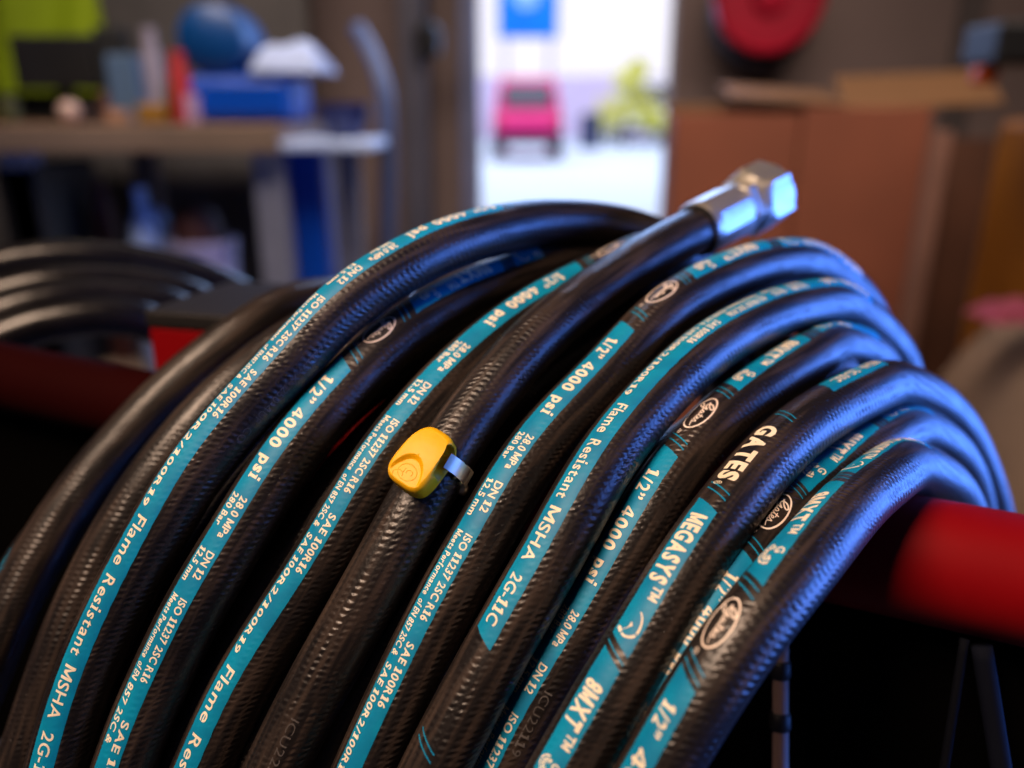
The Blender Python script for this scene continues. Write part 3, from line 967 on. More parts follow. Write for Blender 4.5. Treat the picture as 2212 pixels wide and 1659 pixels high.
mm = 0.001
bm = bmesh.new()
ring_profile(bm, [(-3.0 * mm, 10.6 * mm, 0), (-3.0 * mm, 12.0 * mm, 0), (-1.5 * mm, 12.6 * mm, 0), (1 * mm, 12.8 * mm, 0), (2 * mm, 13.0 * mm, 8), (27 * mm, 13.0 * mm, 8), (29 * mm, 12.2 * mm, 0),
                  (29.4 * mm, 9.8 * mm, 0), (31 * mm, 9.6 * mm, 0)], e0, 8)
ferrule = from_bm("end_fitting", bm, zinc, coil, smooth=True, angle=22)
bm = bmesh.new()
ring_profile(bm, [(29.5 * mm, 11.5 * mm, 0), (30.2 * mm, 13.6 * mm, 6), (37 * mm, 13.6 * mm, 6), (37.6 * mm, 12.2 * mm, 0), (38.4 * mm, 10.5 * mm, 0)], e0, 20)
from_bm("hex_collar", bm, zinc, ferrule, smooth=True, angle=22)
bm = bmesh.new()
ring_profile(bm, [(37.5 * mm, 10.5 * mm, 0), (37.8 * mm, 13.2 * mm, 0), (40.5 * mm, 15.0 * mm, 0), (43 * mm, 17.2 * mm, 6), (60 * mm, 17.2 * mm, 6), (61.5 * mm, 15.2 * mm, 0), (61.6 * mm, 9.5 * mm, 0), (52 * mm, 9.2 * mm, 0)], e0, 35)
from_bm("swivel_nut", bm, zinc, ferrule, smooth=True, angle=22)
bm = bmesh.new()
ring_profile(bm, [(-4.2 * mm, 10.2 * mm, 0), (-4.2 * mm, 11.6 * mm, 0), (-2.6 * mm, 11.9 * mm, 0), (-2.6 * mm, 10.2 * mm, 0)], e0)
from_bm("gap_shade_ring", bm, M_black, ferrule, smooth=True, angle=30)  # black ring put in for the shaded gap behind the ferrule

# ------------------------------------------------------------------ yellow clip on the loose end
M_yel = plain("yellow_plastic", (0.84, 0.43, 0.0), 0.5, 0, 0.04, 220, 0.1, 0.4)
M_steel, _t, _p = new_mat("bright_strap_steel")
_p.inputs['Metallic'].default_value = 1
_p.inputs['Base Color'].default_value = (0.8, 0.68, 0.5, 1)
_p.inputs['Roughness'].default_value = 0.4

h6o = hs[6]
sp6 = proj(h6o.C)
ic = int(np.argmin(((sp6 - np.array((938, 1028))) ** 2).sum(1)))
cC, cT, cN, cB = h6o.C[ic], h6o.T[ic], h6o.N[ic], h6o.B[ic]
tilt = math.radians(-24)
cNn = math.cos(tilt) * cN + math.sin(tilt) * cB
cBn = math.cos(tilt) * cB - math.sin(tilt) * cN
turn_ = math.radians(9)
cTn = math.cos(turn_) * cT - math.sin(turn_) * cBn
cBn = math.cos(turn_) * cBn + math.sin(turn_) * cT
clip = empty("hose_clip", cC + cNn * R0)
tag(clip, "yellow plastic clip with a bright metal strap fixed round the plain hose end", "clip")


def clip_pt(u, v, w):
    """u along the hose, v across, w outwards from the cover"""
    return cC + cTn * u + cBn * v + cNn * (R0 + w)


nv = 112
hl, hw, hz = 0.0110, 0.0079, 0.0084       # half length, half width, height


def se(c, e): return math.copysign(abs(c) ** e, c)


rows = [(r, None) for r in np.linspace(0.0, 1.0, 44)[1:]] + [(1.0, t) for t in np.linspace(0.0, 1.0, 20)[1:]]
V, F = [clip_pt(0, 0, hz)], []
for r, t in rows:
    for j in range(nv):
        th = 2 * math.pi * j / nv
        k = 0.90 if t is None else 1.0
        ox, oy = hl * se(math.cos(th), 0.5 if math.cos(th) > 0 else 0.72), hw * se(math.sin(th), 0.58)
        if t is None:
            x, y = ox * r * 0.87, oy * r * 0.83
            z = hz
        else:
            f = min(1.0, t / 0.36)
            g = math.sin(f * math.pi / 2)
            x, y = ox * (0.87 + 0.13 * g), oy * (0.83 + 0.17 * g)
            z = hz * (1 - t) + 0.0016 * (1 - f) * f
        z -= max(0.0, z / hz) * (0.0022 * (x / hl) ** 2 if x < 0 else 0.0016 * (x / hl) ** 2)
        z -= max(0.0, z / hz) * 0.0008 * (y / hw) ** 2
        y *= 1.0 - 0.05 * (-x / hl)
        if t is None:
            q = ((x - 0.0108) / 0.0104) ** 2 + (y / 0.0064) ** 2
            if q < 1.0:
                z -= 0.0014 * min(1.0, (1 - q) * 4) * min(1.0, max(0.0, (0.0115 - x) / 0.0070))
        elif y > hw * 0.6:
            q2 = abs((x + 0.0036) / 0.0052) ** 3 + abs((z - 0.0042) / 0.0033) ** 3
            if q2 < 1.0:
                y -= 0.0060 * min(1.0, (1 - q2) * 5)
        V.append(clip_pt(x, y, z - 0.0006))
for j in range(nv):
    F.append((0, 1 + j, 1 + (j + 1) % nv))
for i in range(len(rows) - 1):
    for j in range(nv):
        j2 = (j + 1) % nv
        F.append((1 + i * nv + j, 1 + (i + 1) * nv + j, 1 + (i + 1) * nv + j2, 1 + i * nv + j2))
F.append(tuple(1 + (len(rows) - 1) * nv + j for j in range(nv)))
clip_body = from_arrays("clip_body", V, F, M_yel, clip)

# moulded ring mark in the thumb hollow
from mathutils.bvhtree import BVHTree
bv = BVHTree.FromPolygons([Vector(v) for v in V], F)


def on_clip(u, v, lift):
    o_ = clip_pt(u, v, 0.03)
    hit = bv.ray_cast(Vector(o_), Vector(-cNn))
    return np.array(hit[0]) + cNn * lift


def relief(lines, r):
    for ln_ in lines:
        tube("moulded_mark", np.array([on_clip(0.0064 + a, b, 0.00002) for a, b in ln_]), r, M_yel, clip, 8)


relief([ell(0, 0, .0027, .0034, 0, 360, 40), [(-.0009, -.0012), (.0008, -.0012)], ell(-.0001, .0008, .0009, .0011, 50, 310, 16), ell(.0022, -.0024, .0016, .0018, 100, 330, 16)], .00013)


def band_ring(name, u0, width, r, a0, a1, thick, mat, parent, n=40):
    """flat strap bent round the hose"""
    V, F = [], []
    for k in range(n + 1):
        a = math.radians(a0 + (a1 - a0) * k / n)
        d = math.cos(a) * cN + math.sin(a) * cB
        rr = r(k / n) if callable(r) else r
        for uu, ro in ((-width / 2, rr), (width / 2, rr), (width / 2, rr - thick), (-width / 2, rr - thick)):
            V.append(cC + cT * (u0 + uu) + d * ro)
    for k in range(n):
        for q in range(4):
            F.append((4 * k + q, 4 * k + (q + 1) % 4, 4 * k + 4 + (q + 1) % 4, 4 * k + 4 + q))
    F += [(0, 1, 2, 3)[::-1], tuple(4 * n + i for i in range(4))]
    o = from_arrays(name, V, F, mat, parent)
    o.data.set_sharp_from_angle(angle=math.radians(40))
    return o


uS = -0.0036
band_ring("metal_strap", uS, 0.0052, lambda t: R0 + 0.0030 * max(0, 1 - t * 4.2) + 0.0005, 6, 330, 0.0004, M_steel, clip, 64)
for du, a in ((0, 34), (0, 52), (0, 60), (0, 68)):
    pts = []
    for k in range(14):
        u = (k / 13 - 0.5) * 0.0066
        lift = 0.0009 if 0 < k < 13 else -0.0006
        d = math.cos(math.radians(a)) * cN + math.sin(math.radians(a)) * cB
        pts.append(cC + cT * (uS + u) + d * (R0 + lift + 0.0004))
    tube("strap_loop", pts, 0.00042, M_steel, clip, 8)
d = math.cos(math.radians(84)) * cN + math.sin(math.radians(84)) * cB
lathe("strap_rivet", [(0.0021, -0.001), (0.0021, 0.0012), (0.0016, 0.0021), (0.0006, 0.0024)], cC + cT * (uS + 0.003) + d * R0, M_steel, clip, tuple(d), 20, 60)

# ------------------------------------------------------------------ red rack
rack = empty("hose_rack", P(1000, 1000, 17))
tag(rack, "red painted steel rack arm with a square capped post carrying the hose coils", "rack")
A0, A1 = P(2420, 1296, 13.4), P(-420, 708, 23.0)
ar = 0.0206 * 1.22
aax = A1 - A0
n = 40
pts = np.array([A0 + aax * (k / n) for k in range(n + 1)])
n = 120
pts = np.array([A0 + aax * (k / n) for k in range(n + 1)])
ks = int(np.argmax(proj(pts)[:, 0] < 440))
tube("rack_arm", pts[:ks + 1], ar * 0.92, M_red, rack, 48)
tube("rack_arm", pts[ks:] - np.array([0, 0, 0.005]), ar * 0.74, plain("shaded_red_paint", (0.014, 0.0005, 0.0005), 0.8, spec=0.04), rack, 48)  # far end of the arm, with the coil's shade put into its colour
# square post with black cap, standing on the arm between the coils
pf = P(318, 800, 17.2)
psz, ph_ = 0.080, 0.30
prot = math.radians(-14)
pl = P(318, 690, 20.6)                           # its upper left front corner
ux = np.array([math.cos(prot), math.sin(prot), 0])
uy = np.array([-math.sin(prot), math.cos(prot), 0])
pc = pl + ux * psz / 2 + uy * psz / 2
box("rack_post", (pc[0], pc[1], pl[2] - ph_ / 2 - 0.004), (psz, psz, ph_), M_red, rack, prot, 0.0015)
box("post_cap", (pc[0], pc[1], pl[2] + 0.0005), (psz + 0.002, psz + 0.002, 0.009), M_black, rack, prot, 0.0015)
# added black sheet below the arm, standing in for the deep shade there
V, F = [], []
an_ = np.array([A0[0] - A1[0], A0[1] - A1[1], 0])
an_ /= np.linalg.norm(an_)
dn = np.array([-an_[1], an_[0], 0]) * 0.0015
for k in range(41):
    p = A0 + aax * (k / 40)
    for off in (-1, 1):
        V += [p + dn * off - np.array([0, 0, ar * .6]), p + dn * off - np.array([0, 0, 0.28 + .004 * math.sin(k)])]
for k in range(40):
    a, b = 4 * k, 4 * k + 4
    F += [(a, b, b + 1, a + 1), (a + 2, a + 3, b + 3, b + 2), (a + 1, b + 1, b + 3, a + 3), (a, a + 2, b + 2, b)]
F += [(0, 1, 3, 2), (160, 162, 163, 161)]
from_arrays("shade_sheet", V, F, plain("matte_black_sheet", (0.0025, 0.0022, 0.002), 0.95, spec=0.0), rack, smooth=False)
for xa, ya, xb, yb, w_, cc in ((2084, 1380, 2030, 1720, .0016, (.003, .0035, .006)), (2120, 1395, 2172, 1720, .0035, (.004, .005, .010))):  # thin tubes added for the blue glints on far hose edges
    cz = 13.6
    c_ = tube("edge_glint", np.array([P(xa + (xb - xa) * t, ya + (yb - ya) * t, cz) for t in np.linspace(0, 1, 12)]), w_, plain("blue_grey_glint", cc, .8, spec=.05), None, 12)
    tag(c_, "thin blue glint of a far hose edge, an added tube below the red arm" if w_ < .002 else "wider blue grey glint of a far hose edge, an added tube below the red arm near the right edge", "edge_glint")

# pale upright pole with a dark clamp, seen under the front turn
M_pole = plain("pale_pink_wood", (0.30, 0.19, 0.16), 0.6)
pole = empty("support_pole", P(1683, 1500, 15))
tag(pole, "thin pale upright pole with a dark clamp, seen below the front turn of hose", "pole")
pp = [P(1686, y, 14.9) for y in np.linspace(1290, 1900, 16)]
tube("pole_shaft", pp, 0.0030, M_pole, pole, 16)
for y_ in (1448, 1560):
    lathe("pole_clamp", [(0.0033, -0.003), (0.0040, -0.002), (0.0040, 0.003), (0.0033, 0.004)], P(1685, y_, 14.9), M_black, pole, tuple(pp[0] - pp[-1]), 20)

# ------------------------------------------------------------------ second coil, left and further back
coil2 = empty("hose_coil", P(100, 650, 28))
tag(coil2, "blurred coil of plain black hose at the left edge, further back on the red arm", "hose coil")
backs = [
    [(-330, 780, 27), (-200, 660, 27), (-80, 596, 28), (0, 570, 28.5), (90, 554, 29), (176, 550, 29.5), (260, 556, 30), (316, 566, 30.5), (390, 582, 31), (457, 603, 31.5), (520, 632, 32), (575, 668, 32.5), (620, 710, 33), (660, 790, 33.5)],
    [(-300, 880, 25), (-180, 740, 25.5), (-60, 660, 26), (0, 634, 26.5), (120, 608, 27), (246, 606, 28), (340, 616, 28.6), (420, 640, 29), (500, 690, 30), (560, 780, 31)],
    [(-300, 940, 24), (-170, 780, 24.5), (-60, 704, 25), (0, 676, 25.5), (110, 645, 26), (230, 638, 27), (320, 646, 27.5), (400, 668, 28), (470, 730, 29), (520, 820, 30)],
    [(-280, 1010, 23.5), (-160, 850, 24), (-60, 764, 24.2), (0, 727, 24.5), (100, 694, 25), (200, 680, 25.5), (290, 682, 26), (370, 710, 27), (430, 780, 28)],
]
for b in backs:
    p3 = np.array([P(*q) for q in catmull(b, 8)])
    p3 = gauss(resample(p3, 0.006), 3)
    A, B = p3[-1], p3[0]
    ta, tb = p3[-1] - p3[-3], p3[2] - p3[0]
    ta /= np.linalg.norm(ta)
    tb /= np.linalg.norm(tb)
    u = np.linspace(0, 1, 60)[1:-1, None]
    hh_ = (2 * u ** 3 - 3 * u ** 2 + 1) * A + (u ** 3 - 2 * u ** 2 + u) * ta * 0.7 + (-2 * u ** 3 + 3 * u ** 2) * B + (u ** 3 - u ** 2) * tb * 0.7
    tube("hose_turn", np.vstack([p3, hh_]), R0 * 1.25, plain("plain_black_rubber", (0.007, 0.006, 0.006), 0.26, 0, 0.3, 60, 0.2, 0.6), coil2, 24, closed=True)

# ------------------------------------------------------------------ the workshop behind
M_wall = plain("grey_brown_wall", (0.17, 0.115, 0.10), 0.8, 0, 0.12, 1.5)
M_floor = plain("grey_concrete", (0.10, 0.085, 0.075), 0.7, 0, 0.3, 2.5)
M_yard = plain("pale_concrete_yard", (0.52, 0.62, 0.78), 0.8, 0, 0.06, 0.4)
WY = 3.3                                         # inner face of the back wall
fl = box("floor", (0, 1.1, -0.05), (9, 4.6, 0.1), M_floor, bevel=0)
tag(fl, kind='structure')
yd = box("yard", (0, 43.5, -0.062), (120, 80, 0.1), M_yard, bevel=0)
tag(yd, kind='structure')
# sky seen through the doorway
sm, st_, sp_ = new_mat("bright_sky")
st_.nodes.remove(sp_)
em = st_.nodes.new('ShaderNodeEmission')
em.inputs[0].default_value = (0.90, 0.88, 1.0, 1)
em.inputs[1].default_value = 1.15
st_.links.new(em.outputs[0], st_.nodes['Material Output'].inputs[0])
V, F = [], []
for i in range(25):
    for j in range(9):
        a, e = math.radians(-80 + 160 * i / 24), math.radians(-2 + 72 * j / 8)
        V.append((180 * math.sin(a) * math.cos(e), 5 + 180 * math.cos(a) * math.cos(e), 180 * math.sin(e)))
for i in range(24):
    for j in range(8):
        a = i * 9 + j
        F.append((a, a + 1, a + 10, a + 9))
tag(from_arrays("sky", V, F, sm), kind='structure')

dl, dr = G(1036, 300, WY)[0], G(1446, 300, WY)[0]
wh = 2.7
for nm, x0, x1 in (("wall", -4.4, dl), ("wall", dr, 4.4)):
    w = box(nm, ((x0 + x1) / 2, WY + 0.06, wh / 2), (x1 - x0, 0.12, wh), M_wall, bevel=0)
    tag(w, kind='structure')
tag(box("ceiling", (0, 1.1, wh + .06), (9, 4.6, .1), M_wall, bevel=0), kind='structure')
for sx in (-1, 1):
    tag(box("wall", (sx * 4.46, 1.1, wh / 2), (.1, 4.4, wh), M_wall, bevel=0), kind='structure')
# upright steel column and door jambs
M_col = plain("violet_grey_paint", (0.12, 0.095, 0.11), 0.6)
jm = box("door_frame", (dl - 0.035, WY - 0.02, wh / 2), (0.07, 0.05, wh - 0.01), plain("dull_blue_paint", (0.13, 0.14, 0.24), 0.6))
tag(jm, "blue grey upright frame at the left side of the bright doorway", "door frame")
x = G(905, 300, WY - 0.1)[0]
colm = box("steel_column", (x, WY - 0.13, wh / 2), (0.09, 0.18, wh - 0.02), plain("dark_violet_paint", (0.06, 0.055, 0.075), 0.6))
tag(colm, "dark upright steel column standing against the wall left of the doorway", "column")
hk = G(925, 85, WY - 0.25)
hkr = empty("hanging_hook", hk)
tag(hkr, "dark blurred hook hanging in front of the steel column", "hook")
lathe("hook_block", [(0.02, -0.06), (0.045, -0.045), (0.05, 0.03), (0.02, 0.06)], hk, M_black, hkr, n=20)
tube("hook_cord", [hk + np.array([0, 0, z]) for z in (0.05, 0.4, 0.8)], 0.008, M_black, hkr, 10)

# --- outside
def car(name, c, w, l, h, col, label, cat):
    root = empty(name, (c[0], c[1], 0))
    tag(root, label, cat)
    M_body = plain(name + "_paint", col, 0.35, 0, 0.03)
    M_gl = plain(name + "_glass", (0.03, 0.02, 0.06), 0.15)
    bm = bmesh.new()
    sec = []
    prof = [(-l / 2, .42, .62), (-l / 2 + .05, .34, .86), (-l * .46, .32, .95), (-l * .40, .32, 1.0), (-l * .30, .32, 1.0), (l * .1, .32, .98), (l * .2, .32, .96), (l * .42, .34, .82), (l / 2, .42, .62)]
    for y, z0, z1 in prof:
        ring = []
        ww = w / 2 * (1 - 0.1 * (abs(y) / (l / 2)) ** 4)
        for px, pz in ((-1, 0.1), (-1, .75), (-.9, 1), (.9, 1), (1, .75), (1, .1), (.85, 0), (-.85, 0)):
            ring.append(bm.verts.new((c[0] + px * ww, c[1] + y, z0 + pz * (z1 - z0))))
        sec.append(ring)
    for a, b in zip(sec, sec[1:]):
        for k in range(8):
            bm.faces.new((a[k], a[(k + 1) % 8], b[(k + 1) % 8], b[k]))
    bm.faces.new(sec[0]); bm.faces.new(sec[-1][::-1])
    body = from_bm("body", bm, M_body, root, smooth=True, angle=35)
    bm = bmesh.new()
    sec = []
    for y, z1, ww in ((-l * .44, .97, .92), (-l * .36, h - .06, .78), (-l * .28, h, .75), (l * .02, h, .75), (l * .24, .97, .9)):
        sec.append([bm.verts.new((c[0] + sx * w / 2 * ww * q, c[1] + y, z)) for sx, q, z in ((-1, 1.08, .95), (-1, 1, z1), (1, 1, z1), (1, 1.08, .95))])
    for a, b in zip(sec, sec[1:]):
        for k in range(4):
            bm.faces.new((a[k], a[(k + 1) % 4], b[(k + 1) % 4], b[k]))
    bm.faces.new(sec[0]); bm.faces.new(sec[-1][::-1])
    from_bm("cabin", bm, M_body, root, smooth=True, angle=30)
    rot = Matrix.Rotation(math.atan2(l * .08, h - 1.0), 4, 'X')
    box("rear_window", (c[0], c[1] - l * .415, (h + .95) / 2), (w * .66, .02, (h - 1.0) * .78), M_gl, root, Matrix.Rotation(-math.atan2(l * .08, h - 1.02), 4, 'X'), 0.008)
    box("bumper", (c[0], c[1] - l / 2 - .02, .46), (w * .94, .14, .2), plain(name + "_bumper", (0.03, 0.025, 0.05), .6), root, None, .04)
    M_l = plain(name + "_lamp", (0.5, 0.01, 0.02), .2)
    for sx in (-1, 1):
        box("tail_light", (c[0] + sx * w * .42, c[1] - l / 2 + .02, .76), (w * .12, .05, .14), M_l, root, None, .015)
        for yy in (-l * .3, l * .32):
            t = lathe("wheel", [(.12, -.09), (.27, -.1), (.3, -.06), (.3, .06), (.27, .1), (.12, .09)], (c[0] + sx * (w / 2 - .1), c[1] + yy, .30), M_black, root, (1, 0, 0), 24)
            lathe("rim", [(.17, -.02), (.18, .0), (.17, .02), (.05, .03)], (c[0] + sx * (w / 2 - .005), c[1] + yy, .30), plain(name + "_rim", (.3, .3, .32), .3, .8), t, (sx, 0, 0), 20)
    return root


cy_ = 17.0
cx_ = (G(1062, 300, cy_)[0] + G(1218, 300, cy_)[0]) / 2
cw_ = G(1218, 300, cy_)[0] - G(1062, 300, cy_)[0]
car("parked_car", (cx_, cy_ + 1.7), cw_, 3.5, 1.62, (0.80, 0.004, 0.20), "small bright pink red car parked in the yard beyond the doorway", "car")
cy2 = 26.0
car("parked_car", (G(1405, 240, cy2)[0], cy2 + 2), 2.0, 4.2, 1.9, (0.9, 0.9, 0.85), "white car parked at the right of the yard behind the shrub", "car")
# dark barrel
by = 23.0
bx = G(1276, 260, by)[0]
tag(lathe("oil_barrel", [(.27, 0), (.29, .02), (.29, .3), (.305, .32), (.29, .34), (.29, .6), (.305, .62), (.29, .64), (.29, .88), (.27, .9)], (bx, by, 0), plain("dark_blue_barrel", (0.02, 0.03, 0.10), .5)),
    "dark blue barrel standing in the yard right of the red car", "barrel")
# yellow green shrub: leaf sized faces through a rounded volume
sy = 24.0
sx_ = G(1352, 240, sy)[0]
shrub = empty("shrub", (sx_, sy, 0))
tag(shrub, "yellow green shrub growing at the far side of the yard", "shrub")
V, F = [], []
clumps = [(-.35, .0, .95, .55), (.35, .1, 1.15, .6), (.0, -.1, 1.75, .45), (-.75, .1, .7, .4), (.8, 0, .75, .42), (.3, 0, 2.1, .28)]
for k in range(1500):
    ox_, oy_, oz_, rr0 = clumps[rng.integers(len(clumps))]
    d = rng.normal(size=3)
    d /= np.linalg.norm(d)
    c = np.array([sx_ + ox_, sy + oy_, oz_]) + d * rr0 * rng.uniform(.2, 1.15) * np.array([1, 1, .85])
    a, b = rng.normal(size=3), rng.normal(size=3)
    a /= np.linalg.norm(a)
    b = np.cross(a, b)
    b /= np.linalg.norm(b)
    i = len(V)
    V += [c + a * .08, c + b * .04, c - a * .08, c - b * .04]
    F.append((i, i + 1, i + 2, i + 3))
from_arrays("foliage", V, F, plain("yellow_leaves", (0.85, 0.80, 0.10), .6, 0, .3), shrub, smooth=False)
tube("stem", [(sx_, sy, 0), (sx_ + .03, sy, .5), (sx_, sy, 1.1)], np.array([.07, .05, .03]), plain("bark", (.08, .06, .05)), shrub, 10)
# blue sign on posts
gy = 20.0
g0, g1 = G(1076, 82, gy), G(1204, 82, gy)
sign = empty("blue_sign", ((g0[0] + g1[0]) / 2, gy, 0))
tag(sign, "large bright blue sign board with a pale disc standing above the red car", "sign")
sw = g1[0] - g0[0]
box("sign_board", ((g0[0] + g1[0]) / 2, gy, g0[2] + 0.9), (sw, .08, 1.8), plain("bright_blue_board", (0.0, 0.24, 0.95), .4), sign, None, .02)
lathe("pale_disc", [(.30, 0), (.32, .01), (.30, .02)], (g0[0] + sw * .48, gy - .041, g0[2] + .92), plain("pale_blue_paint", (.35, .72, .95), .4), sign, (0, -1, 0), 32)
for q in (.12, .88):
    tube("sign_post", [(g0[0] + sw * q, gy + .09, 0), (g0[0] + sw * q, gy + .09, g0[2] + 1.6)], .045, plain("grey_post", (.5, .5, .6)), sign, 12)
# pale yard wall far behind
wl = box("yard_wall", (0, 32, 1.1), (60, .3, 2.2), plain("pale_lilac_wall", (0.80, 0.66, 0.98), .8), bevel=.02)
tag(wl, "long pale wall closing the far side of the yard", "wall")

# --- workbench on the left
BY = 2.0
bt = G(300, 268, BY)[2]
bxr = G(604, 280, BY)[0]
bxl = G(-260, 280, BY)[0]
bench = empty("workbench", ((bxl + bxr) / 2, BY + .4, 0))
tag(bench, "wooden topped workbench with pale metal legs along the left wall", "workbench")
M_top = plain("worn_wood", (0.155, 0.072, 0.036), .55, 0, .25, 8)
M_edge = plain("beige_steel", (0.24, 0.16, 0.10), .5)
M_leg = plain("pale_grey_steel", (0.22, 0.22, 0.26), .5)
box("bench_top", ((bxl + bxr) / 2, BY + .41, bt - .02), (bxr - bxl, .80, .04), M_top, bench)
box("front_rail", ((bxl + bxr) / 2, BY - .012, bt - .034), (bxr - bxl, .022, .062), M_edge, bench)
for x_ in (G(565, 300, BY)[0], G(10, 300, BY)[0]):
    for y_ in (.05, .75):
        box("leg", (x_, BY + y_, (bt - .06) / 2), (.075, .06, bt - .06), M_leg, bench)
box("lower_shelf", ((bxl + bxr) / 2, BY + .40, .30), (bxr - bxl - .1, .7, .03), M_edge, bench)
# back wall behind the bench
lw = box("partition_wall", (-2.2, BY + 1.0, wh / 2), (3.0, .08, wh), plain("dim_grey_panel", (0.10, 0.088, 0.082), .8), bevel=.003)
tag(lw, "dim grey partition behind the workbench", "wall")


def on_bench(x, w_px, Y):
    a, b = G(x - w_px / 2, 250, Y)[0], G(x + w_px / 2, 250, Y)[0]
    return (a + b) / 2, b - a


# blue bench machine: broad base, column, round head
Y = BY + .28
mx_, mw = on_bench(540, 230, Y)
mach = empty("bench_machine", (mx_, Y, bt))
tag(mach, "blue bench machine with a round head standing at the right end of the workbench", "machine")
M_blue = plain("royal_blue_enamel", (0.0, 0.06, 0.42), .35, 0, .05)
M_blue2 = plain("dark_teal_blue", (0.0, 0.05, 0.19), .4, 0, .05)
zt_ = lambda y: G(540, y, Y)[2]
box("machine_base", (mx_, Y, (bt + zt_(165)) / 2), (mw, .24, zt_(165) - bt), M_blue, mach, None, .025)
hx_, hw_ = on_bench(500, 145, Y)
lathe("machine_neck", [(hw_ * .36, 0), (hw_ * .33, .08), (hw_ * .36, .16)], (hx_, Y, zt_(170)), M_blue2, mach, n=24)
lathe("machine_head", [(hw_ * .30, -.12), (hw_ * .46, -.10), (hw_ * .5, -.03), (hw_ * .5, .03), (hw_ * .46, .10), (hw_ * .30, .12)], (hx_, Y, zt_(92)), M_blue2, mach, (0, 1, 0), 36)
# cloth heap on the machine
V, F = [], []
cx2, cw2 = on_bench(650, 130, Y)
for i in range(17):
    for j in range(13):
        a, b = i / 8 - 1, j / 6 - 1
        hgt = max(0, 1 - (a * a) ** 1.2) ** .5 * max(0, 1 - (b * b) ** 1.5) ** .5
        V.append((cx2 + a * cw2 * .55, Y - .02 + b * .11, zt_(160) + .075 * hgt * (1 + .12 * math.sin(4 * a + 3 * b)) + .002))
for i in range(16):
    for j in range(12):
        q = i * 13 + j
        F.append((q, q + 13, q + 14, q + 1))
tag(from_arrays("rag", V, F, plain("pale_blue_cloth", (.42, .50, .72), .9)), "pale blue rag heaped on the base of the blue machine", "rag")
# dark monitor
Y = BY + .45
mx2, mw2 = on_bench(140, 175, Y)
scr = empty("monitor", (mx2, Y, bt))
tag(scr, "black monitor standing on the workbench at far left", "monitor")
z0, z1 = G(140, 192, Y)[2], G(140, 76, Y)[2]
box("screen", (mx2, Y, (z0 + z1) / 2), (mw2, .03, z1 - z0), M_black, scr, None, .006)
box("stand_neck", (mx2, Y + .03, (bt + z0) / 2), (.04, .03, z0 - bt + .06), M_black, scr)
box("stand_foot", (mx2, Y + .02, bt + .008), (.2, .14, .014), M_black, scr)
# hi-vis jacket behind
Y = BY + .85
jx, jw = on_bench(95, 320, Y)
V, F = [], []
zt1, zb1 = G(95, -140, Y)[2], G(95, 205, Y)[2]
for i in range(25):
    for j in range(25):
        a, b = i / 24, j / 24
        hw2 = jw / 2 * (0.62 + .38 * min(1, b * 3.2))
        x = jx + (a * 2 - 1) * hw2
        z = zt1 + (zb1 - zt1) * b - .04 * abs(a * 2 - 1) * (1 - b)
        y = Y - .05 * math.sin(math.pi * a) - .025 * math.sin(14 * a + 3 * b)
        V.append((x, y, z))
for i in range(24):
    for j in range(24):
        q = i * 25 + j
        F.append((q, q + 1, q + 26, q + 25))
jk = empty("jacket", (jx, Y, zt1))
tag(jk, "yellow green high visibility jacket hanging behind the black monitor", "jacket")
o = from_arrays("jacket_cloth", V, F, plain("hi_vis_fabric", (0.30, 0.42, 0.0), .8, 0, .1), jk)
sol = o.modifiers.new("thickness", 'SOLIDIFY')
sol.thickness = .012
zz = zt1 + (zb1 - zt1) * .50
# small things on the bench
Y = BY + .16
def small(kind, name, px, wpx, htop, mat, label, cat):
    x_, w_ = on_bench(px, wpx, Y)
    hgt = G(px, htop, Y)[2] - bt
    if kind == 'jar':
        o = lathe(name, [(w_ * .42, 0), (w_ * .5, .004), (w_ * .5, hgt * .7), (w_ * .34, hgt * .84), (w_ * .34, hgt)], (x_, Y, bt), mat, n=24)
    elif kind == 'ball':
        o = lathe(name, [(w_ * .05, 0)] + [(w_ * .5 * math.sin(a), w_ * .5 - w_ * .5 * math.cos(a)) for a in np.linspace(.25, 3.0, 12)], (x_, Y, bt), mat, n=24)
    else:
        o = box(name, (x_, Y, bt + hgt / 2), (w_, w_ * .8, hgt), mat, bevel=w_ * .08)
    return tag(o, label, cat)


small('ball', 'light_bulb', 152, 46, 180, plain("cream_glass", (.62, .42, .32), .3), "round cream bulb lying on the workbench below the monitor", "bulb")
small('jar', 'spray_bottle', 398, 44, 110, plain("red_plastic", (.42, .03, .03), .4), "red spray bottle beside the blue machine", "bottle")
small('box', 'carton', 335, 60, 225, plain("ochre_card", (.32, .15, .01), .7), "small ochre carton lying on the workbench", "carton")
small('box', 'paper_stack', 412, 46, 205, plain("lilac_paper", (.45, .30, .45), .8), "small lilac paper stack at the foot of the red bottle", "paper")
Y = BY + .22
small('jar', 'glue_bottle', 232, 26, 196, plain("brown_plastic", (.10, .04, .02), .4), "small brown bottle beside the ochre carton", "bottle")
small('jar', 'oil_can', 372, 26, 170, plain("olive_tin", (.10, .09, .03), .4), "small olive oil can left of the red bottle", "can")
small('box', 'socket_case', 200, 54, 232, plain("dark_case", (.03, .02, .02), .5), "flat dark case in front of the dull blue tin", "case")
small('jar', 'paint_pot', 20, 46, 205, plain("dark_olive_pot", (.06, .06, .01), .5), "dark olive pot at the left end of the workbench", "pot")
small('box', 'note_block', 255, 40, 238, plain("peach_paper", (.45, .24, .14), .8), "peach coloured note block on the workbench", "paper")
Y = BY + .5
small('jar', 'white_canister', 345, 40, 60, plain("grey_lilac_canister", (.30, .26, .33), .5), "tall grey lilac canister standing behind the red bottle", "canister")
small('box', 'dark_radio', 268, 60, 60, plain("dark_radio_case", (.02, .02, .02), .5), "dark radio behind the dull blue tin", "radio")
